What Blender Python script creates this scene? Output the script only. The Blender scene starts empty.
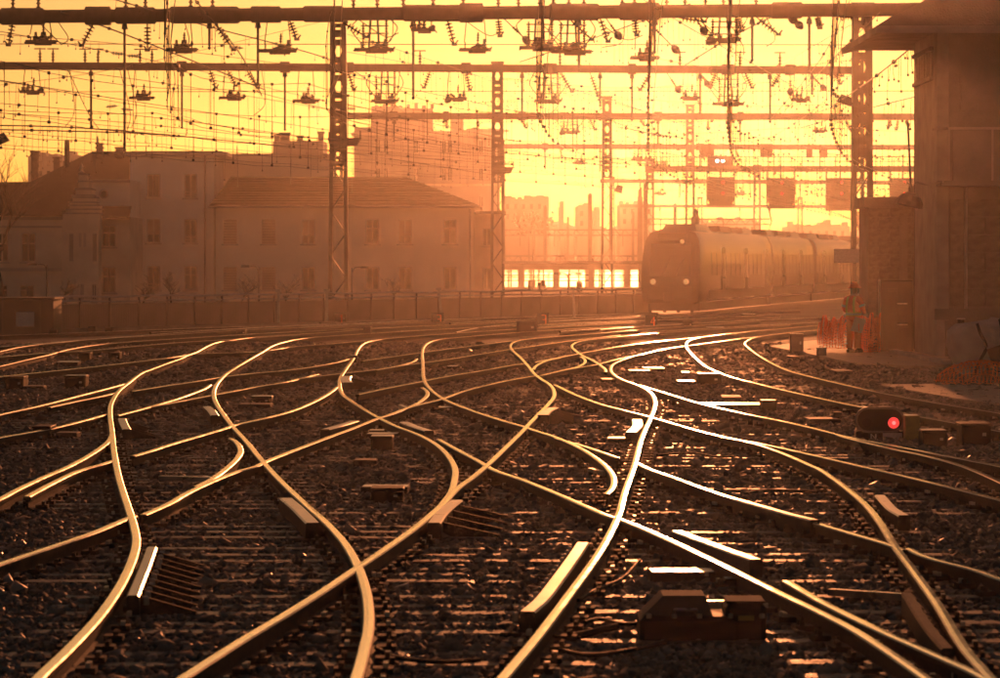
import bpy, math, random
import numpy as np
from mathutils import Vector, Matrix, Quaternion

# ------------------------------------------------------------------ camera, world, sun, exposure
F = 3600.0            # focal length in photo pixels (photo 1000 wide)
HY = 265.0            # horizon row in the photo
RT = 0.17             # rail top height
CZ = 2.42             # camera height
sc = bpy.context.scene
col = sc.collection
cam = bpy.data.cameras.new('camera'); camo = bpy.data.objects.new('camera', cam); col.objects.link(camo)
camo.location = (0, 0, CZ); camo.rotation_euler = (math.radians(90), 0, 0)
cam.sensor_width = 36; cam.lens = 36 * F / 1000; cam.shift_y = -(339 - HY) / 1000.0
cam.clip_start = 0.5; cam.clip_end = 20000
cam.dof.use_dof = True; cam.dof.focus_distance = 52; cam.dof.aperture_fstop = 6.3
sc.camera = camo
SUN_EL = math.atan2(268, F); SUN_AZ = math.atan2(185, F)      # azimuth to the right of +Y
sund = Vector((math.sin(SUN_AZ) * math.cos(SUN_EL), math.cos(SUN_AZ) * math.cos(SUN_EL), math.sin(SUN_EL)))
sun = bpy.data.lights.new('sun', 'SUN'); suno = bpy.data.objects.new('sun', sun); col.objects.link(suno)
sun.energy = 2.3; sun.angle = math.radians(0.53); sun.color = (1.0, 0.30, 0.10)
suno.rotation_euler = (-sund).to_track_quat('-Z', 'Y').to_euler()
suno.location = (20, 300, 60)
world = bpy.data.worlds.new('World'); sc.world = world; world.use_nodes = True
wn = world.node_tree.nodes; wl = world.node_tree.links
bgn = wn['Background']
sky = wn.new('ShaderNodeTexSky'); sky.sky_type = 'NISHITA'; sky.sun_disc = False
sky.sun_elevation = SUN_EL; sky.sun_rotation = SUN_AZ
sky.air_density = 1.0; sky.dust_density = 1.0; sky.ozone_density = 1.0; sky.altitude = 0
tint = wn.new('ShaderNodeMix'); tint.data_type = 'RGBA'; tint.blend_type = 'MULTIPLY'
tint.inputs['Factor'].default_value = 1.0
tint.inputs[7].default_value = (0.42, 0.37, 0.36, 1)
wl.new(sky.outputs[0], tint.inputs[6]); wl.new(tint.outputs[2], bgn.inputs['Color'])
bgn.inputs['Strength'].default_value = 0.062
sc.view_settings.view_transform = 'Standard'; sc.view_settings.look = 'None'
sc.view_settings.exposure = 0.35; sc.view_settings.gamma = 1.0
sc.cycles.use_denoising = True
sc.cycles.max_bounces = 6; sc.cycles.volume_bounces = 1; sc.cycles.transparent_max_bounces = 12
sc.cycles.sample_clamp_indirect = 6
HAZE_DENSITY = 1.85e-4; HAZE_G = 0.905

random.seed(7); rng = np.random.default_rng(7)

# ------------------------------------------------------------------ pixel helpers
def P(x, y, Y):
    return Vector(((x - 500) / F * Y, Y, CZ + (HY - y) / F * Y))
def PX(x, Y): return (x - 500) / F * Y
def PZ(y, Y): return CZ + (HY - y) / F * Y
def G(x, y, z=RT):
    Y = F * (CZ - z) / (y - HY)
    return Vector(((x - 500) / F * Y, Y, z))

# ------------------------------------------------------------------ materials
MATS = {}
def mat(name, color, rough=0.6, metal=0.0, var=0.15, scale=6.0, bump=0.0, bscale=30.0, emit=None, estr=0.0, alpha=None, rvar=0.0, spec=0.5):
    m = bpy.data.materials.new(name); m.use_nodes = True
    nt = m.node_tree; b = nt.nodes['Principled BSDF']
    b.inputs['Roughness'].default_value = rough; b.inputs['Metallic'].default_value = metal
    b.inputs['Specular IOR Level'].default_value = spec
    tc = nt.nodes.new('ShaderNodeTexCoord')
    if var > 0:
        nz = nt.nodes.new('ShaderNodeTexNoise'); nz.inputs['Scale'].default_value = scale; nz.inputs['Detail'].default_value = 6
        nt.links.new(tc.outputs['Object'], nz.inputs['Vector'])
        cr = nt.nodes.new('ShaderNodeValToRGB')
        cr.color_ramp.elements[0].position = 0.3; cr.color_ramp.elements[1].position = 0.7
        cr.color_ramp.elements[0].color = [max(0, c * (1 - var)) for c in color] + [1]
        cr.color_ramp.elements[1].color = [min(1, c * (1 + var)) for c in color] + [1]
        nt.links.new(nz.outputs['Fac'], cr.inputs['Fac']); nt.links.new(cr.outputs[0], b.inputs['Base Color'])
        if rvar > 0:
            mr = nt.nodes.new('ShaderNodeMapRange'); mr.inputs[1].default_value = 0.3; mr.inputs[2].default_value = 0.7
            mr.inputs[3].default_value = max(0.03, rough - rvar); mr.inputs[4].default_value = rough + rvar
            nt.links.new(nz.outputs['Fac'], mr.inputs[0]); nt.links.new(mr.outputs[0], b.inputs['Roughness'])
    else:
        b.inputs['Base Color'].default_value = list(color) + [1]
    if bump > 0:
        n2 = nt.nodes.new('ShaderNodeTexNoise'); n2.inputs['Scale'].default_value = bscale; n2.inputs['Detail'].default_value = 4
        nt.links.new(tc.outputs['Object'], n2.inputs['Vector'])
        bp = nt.nodes.new('ShaderNodeBump'); bp.inputs['Strength'].default_value = bump; bp.inputs['Distance'].default_value = 0.05
        nt.links.new(n2.outputs['Fac'], bp.inputs['Height']); nt.links.new(bp.outputs[0], b.inputs['Normal'])
    if emit:
        b.inputs['Emission Color'].default_value = list(emit) + [1]; b.inputs['Emission Strength'].default_value = estr
    MATS[name] = m
    return m

mat('worn_steel', (0.72, 0.64, 0.54), 0.33, 1.0, 0.15, 4.0, rvar=0.06)
mat('far_rail_head', (0.80, 0.71, 0.58), 0.30, 1.0, 0.10, 3.0, rvar=0.06)
mat('rail_head', (0.78, 0.69, 0.56), 0.15, 1.0, 0.10, 3.0, rvar=0.04)
mat('gauge_corner', (0.40, 0.33, 0.25), 0.46, 1.0, 0.2, 4.0, rvar=0.08)
mat('rail_rust', (0.045, 0.028, 0.020), 0.75, 0.0, 0.4, 9.0, 0.3, 40)
mat('wing_steel', (0.50, 0.46, 0.42), 0.34, 1.0, 0.2, 5.0, rvar=0.08)
mat('wood_sleeper', (0.085, 0.062, 0.046), 0.50, 0.0, 0.5, 7.0, 0.3, 26, rvar=0.12)
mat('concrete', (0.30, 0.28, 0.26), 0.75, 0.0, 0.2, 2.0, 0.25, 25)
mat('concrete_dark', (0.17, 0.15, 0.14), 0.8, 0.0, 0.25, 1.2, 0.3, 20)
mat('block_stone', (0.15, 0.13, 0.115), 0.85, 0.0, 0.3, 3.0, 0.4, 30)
mat('walk_slab', (0.36, 0.26, 0.17), 0.6, 0.0, 0.3, 1.5, 0.35, 12, rvar=0.12)
mat('gantry_steel', (0.055, 0.05, 0.047), 0.6, 0.0, 0.25, 3.0)
mat('wire', (0.05, 0.04, 0.035), 0.45, 0.6, 0.0)
mat('insulator_brown', (0.08, 0.04, 0.028), 0.2, 0.0, 0.0)
mat('insulator_glass', (0.75, 0.75, 0.70), 0.08, 0.0, 0.0)
mat('machine_dark', (0.018, 0.016, 0.015), 0.65, 0.0, 0.3, 8.0, 0.1, 30, rvar=0.1, spec=0.2)
mat('machine_green', (0.06, 0.078, 0.072), 0.85, 0.0, 0.25, 8.0, spec=0.3)
mat('galvanised', (0.42, 0.42, 0.40), 0.36, 0.85, 0.2, 10.0, rvar=0.08)
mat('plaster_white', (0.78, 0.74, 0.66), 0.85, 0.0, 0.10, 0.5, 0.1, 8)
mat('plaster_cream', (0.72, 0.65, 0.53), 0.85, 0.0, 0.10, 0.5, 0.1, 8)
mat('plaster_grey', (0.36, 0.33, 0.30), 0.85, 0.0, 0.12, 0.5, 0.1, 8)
mat('plaster_old', (0.58, 0.52, 0.42), 0.85, 0.0, 0.16, 0.7, 0.1, 8)
mat('roof_tile', (0.042, 0.013, 0.008), 0.95, 0.0, 0.3, 2.0, 0.5, 6, spec=0.1)
mat('roof_slate', (0.016, 0.014, 0.013), 0.95, 0.0, 0.3, 2.0, 0.4, 6, spec=0.1)
mat('window_glass', (0.035, 0.04, 0.045), 0.12, 0.0, 0.0)
mat('window_frame', (0.42, 0.38, 0.34), 0.6, 0.0, 0.0)
mat('shutter', (0.30, 0.22, 0.17), 0.7, 0.0, 0.1, 2.0)
mat('brick_chimney', (0.14, 0.08, 0.06), 0.85, 0.0, 0.3, 4.0)
mat('city_far', (0.30, 0.26, 0.23), 0.9, 0.0, 0.15, 0.1)
mat('hill_green', (0.07, 0.075, 0.05), 0.95, 0.0, 0.4, 0.05)
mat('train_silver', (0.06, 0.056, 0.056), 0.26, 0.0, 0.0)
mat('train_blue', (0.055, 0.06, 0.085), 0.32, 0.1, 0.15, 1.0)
mat('train_glass', (0.012, 0.012, 0.014), 0.18, 0.0, 0.0)
mat('train_dark', (0.035, 0.033, 0.033), 0.6, 0.0, 0.2, 2.0)
mat('head_lamp', (0.9, 0.8, 0.6), 0.2, 0.0, 0.0, emit=(1.0, 0.55, 0.2), estr=0.22)
mat('red_lamp', (0.5, 0.02, 0.02), 0.3, 0.0, 0.0, emit=(1.0, 0.05, 0.045), estr=0.9)
mat('red_core', (0.8, 0.2, 0.2), 0.3, 0.0, 0.0, emit=(1.0, 0.22, 0.20), estr=1.1)
mat('white_lamp', (0.9, 0.9, 0.9), 0.3, 0.0, 0.0, emit=(1.0, 0.95, 0.85), estr=6.0)
mat('signal_black', (0.018, 0.018, 0.018), 0.5, 0.0, 0.0)
mat('signal_rim', (0.16, 0.15, 0.14), 0.5, 0.0, 0.1, 20)
mat('plate_white', (0.55, 0.53, 0.50), 0.5, 0.0, 0.15, 20)
mat('plate_yellow', (0.30, 0.22, 0.05), 0.5, 0.0, 0.2, 12)
mat('number_orange', (0.75, 0.16, 0.03), 0.5, 0.0, 0.0)
mat('vest_orange', (0.95, 0.17, 0.03), 0.7, 0.0, 0.10, 14, 0.2, 20)
mat('vest_yellow', (0.72, 0.62, 0.10), 0.5, 0.0, 0.0)
mat('vest_silver', (0.55, 0.55, 0.52), 0.35, 0.0, 0.0)
mat('helmet_red', (0.60, 0.12, 0.03), 0.4, 0.0, 0.0)
mat('skin', (0.42, 0.25, 0.17), 0.6, 0.0, 0.0)
mat('boot', (0.03, 0.025, 0.02), 0.6, 0.0, 0.0)
mat('paper', (0.78, 0.72, 0.60), 0.7, 0.0, 0.0)
mat('bag_white', (0.36, 0.35, 0.34), 0.7, 0.0, 0.12, 4, 0.3, 12)
mat('bag_strap', (0.03, 0.03, 0.035), 0.7, 0.0, 0.0)
mat('bark', (0.045, 0.035, 0.028), 0.9, 0.0, 0.3, 8)
mat('lamp_dark', (0.03, 0.03, 0.03), 0.5, 0.0, 0.0)
mat('wall_sheet', (0.20, 0.17, 0.15), 0.6, 0.0, 0.2, 0.6)
mat('container_dark', (0.035, 0.032, 0.034), 0.6, 0.0, 0.2, 1.0)

def net_material():
    m = mat('net_orange', (0.90, 0.20, 0.06), 0.5, 0.0, 0.1, 10)
    nt = m.node_tree; b = nt.nodes['Principled BSDF']; out = nt.nodes['Material Output']
    tr = nt.nodes.new('ShaderNodeBsdfTranslucent'); tr.inputs['Color'].default_value = (1.0, 0.26, 0.08, 1)
    mx = nt.nodes.new('ShaderNodeMixShader'); mx.inputs[0].default_value = 0.75
    nt.links.new(b.outputs[0], mx.inputs[1]); nt.links.new(tr.outputs[0], mx.inputs[2]); nt.links.new(mx.outputs[0], out.inputs['Surface'])
net_material()

def frosted_material():
    m = bpy.data.materials.new('frosted_pane'); m.use_nodes = True; MATS['frosted_pane'] = m
    nt = m.node_tree; nt.nodes.remove(nt.nodes['Principled BSDF']); out = nt.nodes['Material Output']
    rf = nt.nodes.new('ShaderNodeBsdfRefraction'); rf.inputs['Roughness'].default_value = 0.42; rf.inputs['IOR'].default_value = 1.35; rf.inputs['Color'].default_value = (0.9, 0.88, 0.82, 1)
    nt.links.new(rf.outputs[0], out.inputs['Surface'])
frosted_material()

def ground_material():
    m = mat('ballast_ground', (0.045, 0.038, 0.033), 0.8, 0.0, 0.0)
    nt = m.node_tree; b = nt.nodes['Principled BSDF']
    tc = nt.nodes.new('ShaderNodeTexCoord')
    v = nt.nodes.new('ShaderNodeTexVoronoi'); v.inputs['Scale'].default_value = 14
    n = nt.nodes.new('ShaderNodeTexNoise'); n.inputs['Scale'].default_value = 0.35; n.inputs['Detail'].default_value = 8
    n3 = nt.nodes.new('ShaderNodeTexNoise'); n3.inputs['Scale'].default_value = 5; n3.inputs['Detail'].default_value = 5
    for k in (v, n, n3): nt.links.new(tc.outputs['Object'], k.inputs['Vector'])
    cr = nt.nodes.new('ShaderNodeValToRGB')
    cr.color_ramp.elements[0].color = (0.055, 0.044, 0.035, 1); cr.color_ramp.elements[1].color = (0.220, 0.175, 0.135, 1)
    cr.color_ramp.elements[0].position = 0.3; cr.color_ramp.elements[1].position = 0.72
    nt.links.new(n.outputs['Fac'], cr.inputs['Fac'])
    mx = nt.nodes.new('ShaderNodeMix'); mx.data_type = 'RGBA'; mx.blend_type = 'MULTIPLY'; mx.inputs['Factor'].default_value = 0.7
    nt.links.new(cr.outputs[0], mx.inputs[6]); nt.links.new(v.outputs['Color'], mx.inputs[7])
    nt.links.new(mx.outputs[2], b.inputs['Base Color'])
    ad = nt.nodes.new('ShaderNodeMath'); ad.operation = 'ADD'
    nt.links.new(v.outputs['Distance'], ad.inputs[0]); nt.links.new(n3.outputs['Fac'], ad.inputs[1])
    bp = nt.nodes.new('ShaderNodeBump'); bp.inputs['Strength'].default_value = 0.9; bp.inputs['Distance'].default_value = 0.06
    nt.links.new(ad.outputs[0], bp.inputs['Height']); nt.links.new(bp.outputs[0], b.inputs['Normal'])
    mr = nt.nodes.new('ShaderNodeMapRange'); mr.inputs[3].default_value = 0.5; mr.inputs[4].default_value = 0.9
    nt.links.new(n3.outputs['Fac'], mr.inputs[0]); nt.links.new(mr.outputs[0], b.inputs['Roughness'])
ground_material()

def stone_material():
    m = bpy.data.materials.new('ballast_stone'); m.use_nodes = True; MATS['ballast_stone'] = m
    nt = m.node_tree; b = nt.nodes['Principled BSDF']
    at = nt.nodes.new('ShaderNodeAttribute'); at.attribute_name = 'rnd'
    cr = nt.nodes.new('ShaderNodeValToRGB')
    cr.color_ramp.elements[0].color = (0.080, 0.064, 0.050, 1); cr.color_ramp.elements[1].color = (0.320, 0.250, 0.190, 1)
    nt.links.new(at.outputs['Fac'], cr.inputs['Fac']); nt.links.new(cr.outputs[0], b.inputs['Base Color'])
    r2 = nt.nodes.new('ShaderNodeValToRGB')
    r2.color_ramp.elements[0].position = 0.80; r2.color_ramp.elements[0].color = (0.75, 0.75, 0.75, 1)
    r2.color_ramp.elements[1].position = 1.0; r2.color_ramp.elements[1].color = (0.40, 0.40, 0.40, 1)
    nt.links.new(at.outputs['Fac'], r2.inputs['Fac']); nt.links.new(r2.outputs[0], b.inputs['Roughness'])
stone_material()

# ------------------------------------------------------------------ mesh builder
class MB:
    def __init__(s): s.v = []; s.f = []; s.m = []; s.smooth = False
    def add(s, vs, fs, mi=0):
        o = len(s.v); s.v += [tuple(v) for v in vs]; s.f += [tuple(i + o for i in f) for f in fs]; s.m += [mi] * len(fs)
        return s
    def box(s, c, d, rot=None, mi=0, taper=1.0):
        hx, hy, hz = d[0] / 2, d[1] / 2, d[2] / 2
        vs = [Vector((sx * hx * (taper if sz > 0 else 1), sy * hy * (taper if sz > 0 else 1), sz * hz)) for sx in (-1, 1) for sy in (-1, 1) for sz in (-1, 1)]
        if rot is not None: vs = [rot @ v for v in vs]
        c = Vector(c); vs = [v + c for v in vs]
        return s.add(vs, [(0, 1, 3, 2), (4, 6, 7, 5), (0, 4, 5, 1), (2, 3, 7, 6), (0, 2, 6, 4), (1, 5, 7, 3)], mi)
    def bbox(s, x0, x1, y0, y1, z0, z1, mi=0):
        return s.box(((x0 + x1) / 2, (y0 + y1) / 2, (z0 + z1) / 2), (x1 - x0, y1 - y0, z1 - z0), mi=mi)
    def cbox(s, c, d, b=0.02, mi=0, top=None):   # box with bevelled upright edges and top
        hx, hy, hz = d[0] / 2, d[1] / 2, d[2] / 2; c = Vector(c)
        def ring(ix, z): 
            x, y = hx - ix, hy - ix; k = b
            return [Vector((sx, sy, z)) + c for sx, sy in ((x, y - k), (x - k, y), (-x + k, y), (-x, y - k), (-x, -y + k), (-x + k, -y), (x - k, -y), (x, -y + k))]
        vs = ring(0, -hz) + ring(0, hz - b) + ring(b, hz)
        fs = [tuple(range(7, -1, -1))]
        for r in (0, 8):
            for i in range(8): j = (i + 1) % 8; fs.append((r + i, r + j, r + 8 + j, r + 8 + i))
        fs.append(tuple(range(16, 24)))
        s.add(vs, fs, mi)
        if top is not None: s.m[-1] = top
        return s
    def bar(s, a, b, w, d=None, mi=0):
        a = Vector(a); b = Vector(b); d = d or w
        t = (b - a); L = t.length
        if L < 1e-6: return s
        q = t.to_track_quat('Z', 'Y').to_matrix()
        return s.box((a + b) / 2, (w, d, L), rot=q, mi=mi)
    def tube(s, pts, r, n=5, mi=0, r1=None, caps=True):
        pts = [Vector(p) for p in pts]; N = len(pts); rings = []
        up = Vector((0, 0, 1)); vs = []
        for i, p in enumerate(pts):
            t = (pts[min(i + 1, N - 1)] - pts[max(i - 1, 0)])
            if t.length < 1e-9: t = Vector((0, 0, 1))
            t.normalize()
            ref = up if abs(t.z) < 0.9 else Vector((1, 0, 0))
            a = t.cross(ref).normalized(); b = a.cross(t).normalized()
            rr = r if r1 is None else r + (r1 - r) * i / max(1, N - 1)
            vs += [p + (a * math.cos(2 * math.pi * k / n) + b * math.sin(2 * math.pi * k / n)) * rr for k in range(n)]
        fs = []
        for i in range(N - 1):
            for k in range(n):
                j = (k + 1) % n; fs.append((i * n + k, i * n + j, (i + 1) * n + j, (i + 1) * n + k))
        if caps: fs.append(tuple(range(n - 1, -1, -1))); fs.append(tuple(range((N - 1) * n, N * n)))
        return s.add(vs, fs, mi)
    def lathe(s, prof, n=8, c=(0, 0, 0), axis=None, mi=0):   # prof list of (r,h) along local z
        c = Vector(c); q = axis.to_track_quat('Z', 'Y').to_matrix() if axis is not None else Matrix.Identity(3)
        vs = []
        for r, h in prof:
            vs += [q @ Vector((r * math.cos(2 * math.pi * k / n), r * math.sin(2 * math.pi * k / n), h)) + c for k in range(n)]
        fs = []
        for i in range(len(prof) - 1):
            for k in range(n):
                j = (k + 1) % n; fs.append((i * n + k, i * n + j, (i + 1) * n + j, (i + 1) * n + k))
        fs.append(tuple(range(n - 1, -1, -1))); fs.append(tuple(range((len(prof) - 1) * n, len(prof) * n)))
        return s.add(vs, fs, mi)
    def prism(s, poly, y0, y1, mi=0):    # poly in (x,z), extruded along y
        n = len(poly)
        vs = [(x, y0, z) for x, z in poly] + [(x, y1, z) for x, z in poly]
        fs = [tuple(range(n)), tuple(range(2 * n - 1, n - 1, -1))] + [(i, n + i, n + (i + 1) % n, (i + 1) % n) for i in range(n)]
        return s.add(vs, fs, mi)
    def holed(s, x0, x1, z0, z1, hole, y0, y1, mi=0):   # plate with one 8-point hole
        outer = [(x0, z0), ((x0 + x1) / 2, z0), (x1, z0), (x1, (z0 + z1) / 2), (x1, z1), ((x0 + x1) / 2, z1), (x0, z1), (x0, (z0 + z1) / 2)]
        vs = [(x, y0, z) for x, z in outer] + [(x, y0, z) for x, z in hole] + [(x, y1, z) for x, z in outer] + [(x, y1, z) for x, z in hole]
        fs = []
        for i in range(8):
            j = (i + 1) % 8
            fs += [(i, j, 8 + j, 8 + i), (16 + j, 16 + i, 24 + i, 24 + j), (8 + i, 8 + j, 24 + j, 24 + i), (j, i, 16 + i, 16 + j)]
        return s.add(vs, fs, mi)
    def mesh(s, name, mats):
        me = bpy.data.meshes.new(name); me.from_pydata(s.v, [], s.f)
        for m in (mats if isinstance(mats, (list, tuple)) else [mats]): me.materials.append(MATS[m])
        if any(s.m): me.polygons.foreach_set('material_index', s.m)
        if s.smooth: me.polygons.foreach_set('use_smooth', [True] * len(s.f))
        me.update(); return me
    def build(s, name, mats, parent=None):
        o = bpy.data.objects.new(name, s.mesh(name, mats)); col.objects.link(o)
        if parent: o.parent = parent
        return o
def tag(o, label=None, cat=None, group=None, kind=None):
    if label: o['label'] = label
    if cat: o['category'] = cat
    if group: o['group'] = group
    if kind: o['kind'] = kind
    return o
def thing(name, label, cat, group=None, loc=(0, 0, 0)):
    o = bpy.data.objects.new(name, None); col.objects.link(o); o.location = loc; o.empty_display_size = 0.3
    return tag(o, label, cat, group)
def inst(name, me, parent, loc, rot=None, scale=None):
    o = bpy.data.objects.new(name, me); col.objects.link(o); o.parent = parent; o.location = loc
    if rot is not None: o.rotation_mode = 'QUATERNION'; o.rotation_quaternion = rot
    if scale: o.scale = scale
    return o
def spline(pts, n=6):
    pts = [Vector(p) for p in pts]
    if len(pts) < 3: return pts
    out = []
    ext = [2 * pts[0] - pts[1]] + pts + [2 * pts[-1] - pts[-2]]
    for i in range(1, len(ext) - 2):
        p0, p1, p2, p3 = ext[i - 1:i + 3]
        # centripetal Catmull-Rom
        t0 = 0; t1 = t0 + max(1e-4, (p1 - p0).length ** .5); t2 = t1 + max(1e-4, (p2 - p1).length ** .5); t3 = t2 + max(1e-4, (p3 - p2).length ** .5)
        for k in range(n):
            t = t1 + (t2 - t1) * k / n
            a1 = (t1 - t) / (t1 - t0) * p0 + (t - t0) / (t1 - t0) * p1
            a2 = (t2 - t) / (t2 - t1) * p1 + (t - t1) / (t2 - t1) * p2
            a3 = (t3 - t) / (t3 - t2) * p2 + (t - t2) / (t3 - t2) * p3
            b1 = (t2 - t) / (t2 - t0) * a1 + (t - t0) / (t2 - t0) * a2
            b2 = (t3 - t) / (t3 - t1) * a2 + (t - t1) / (t3 - t1) * a3
            out.append((t2 - t) / (t2 - t1) * b1 + (t - t1) / (t2 - t1) * b2)
    out.append(pts[-1]); return out

# ------------------------------------------------------------------ ground
gb = MB(); gb.add([(-1500, -30, 0), (1500, -30, 0), (1500, 3000, 0), (-1500, 3000, 0)], [(0, 1, 2, 3)])
ground = tag(gb.build('ground', 'ballast_ground'), kind='structure')
ground['label'] = 'dark stony ballast bed of the railway yard'

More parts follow.
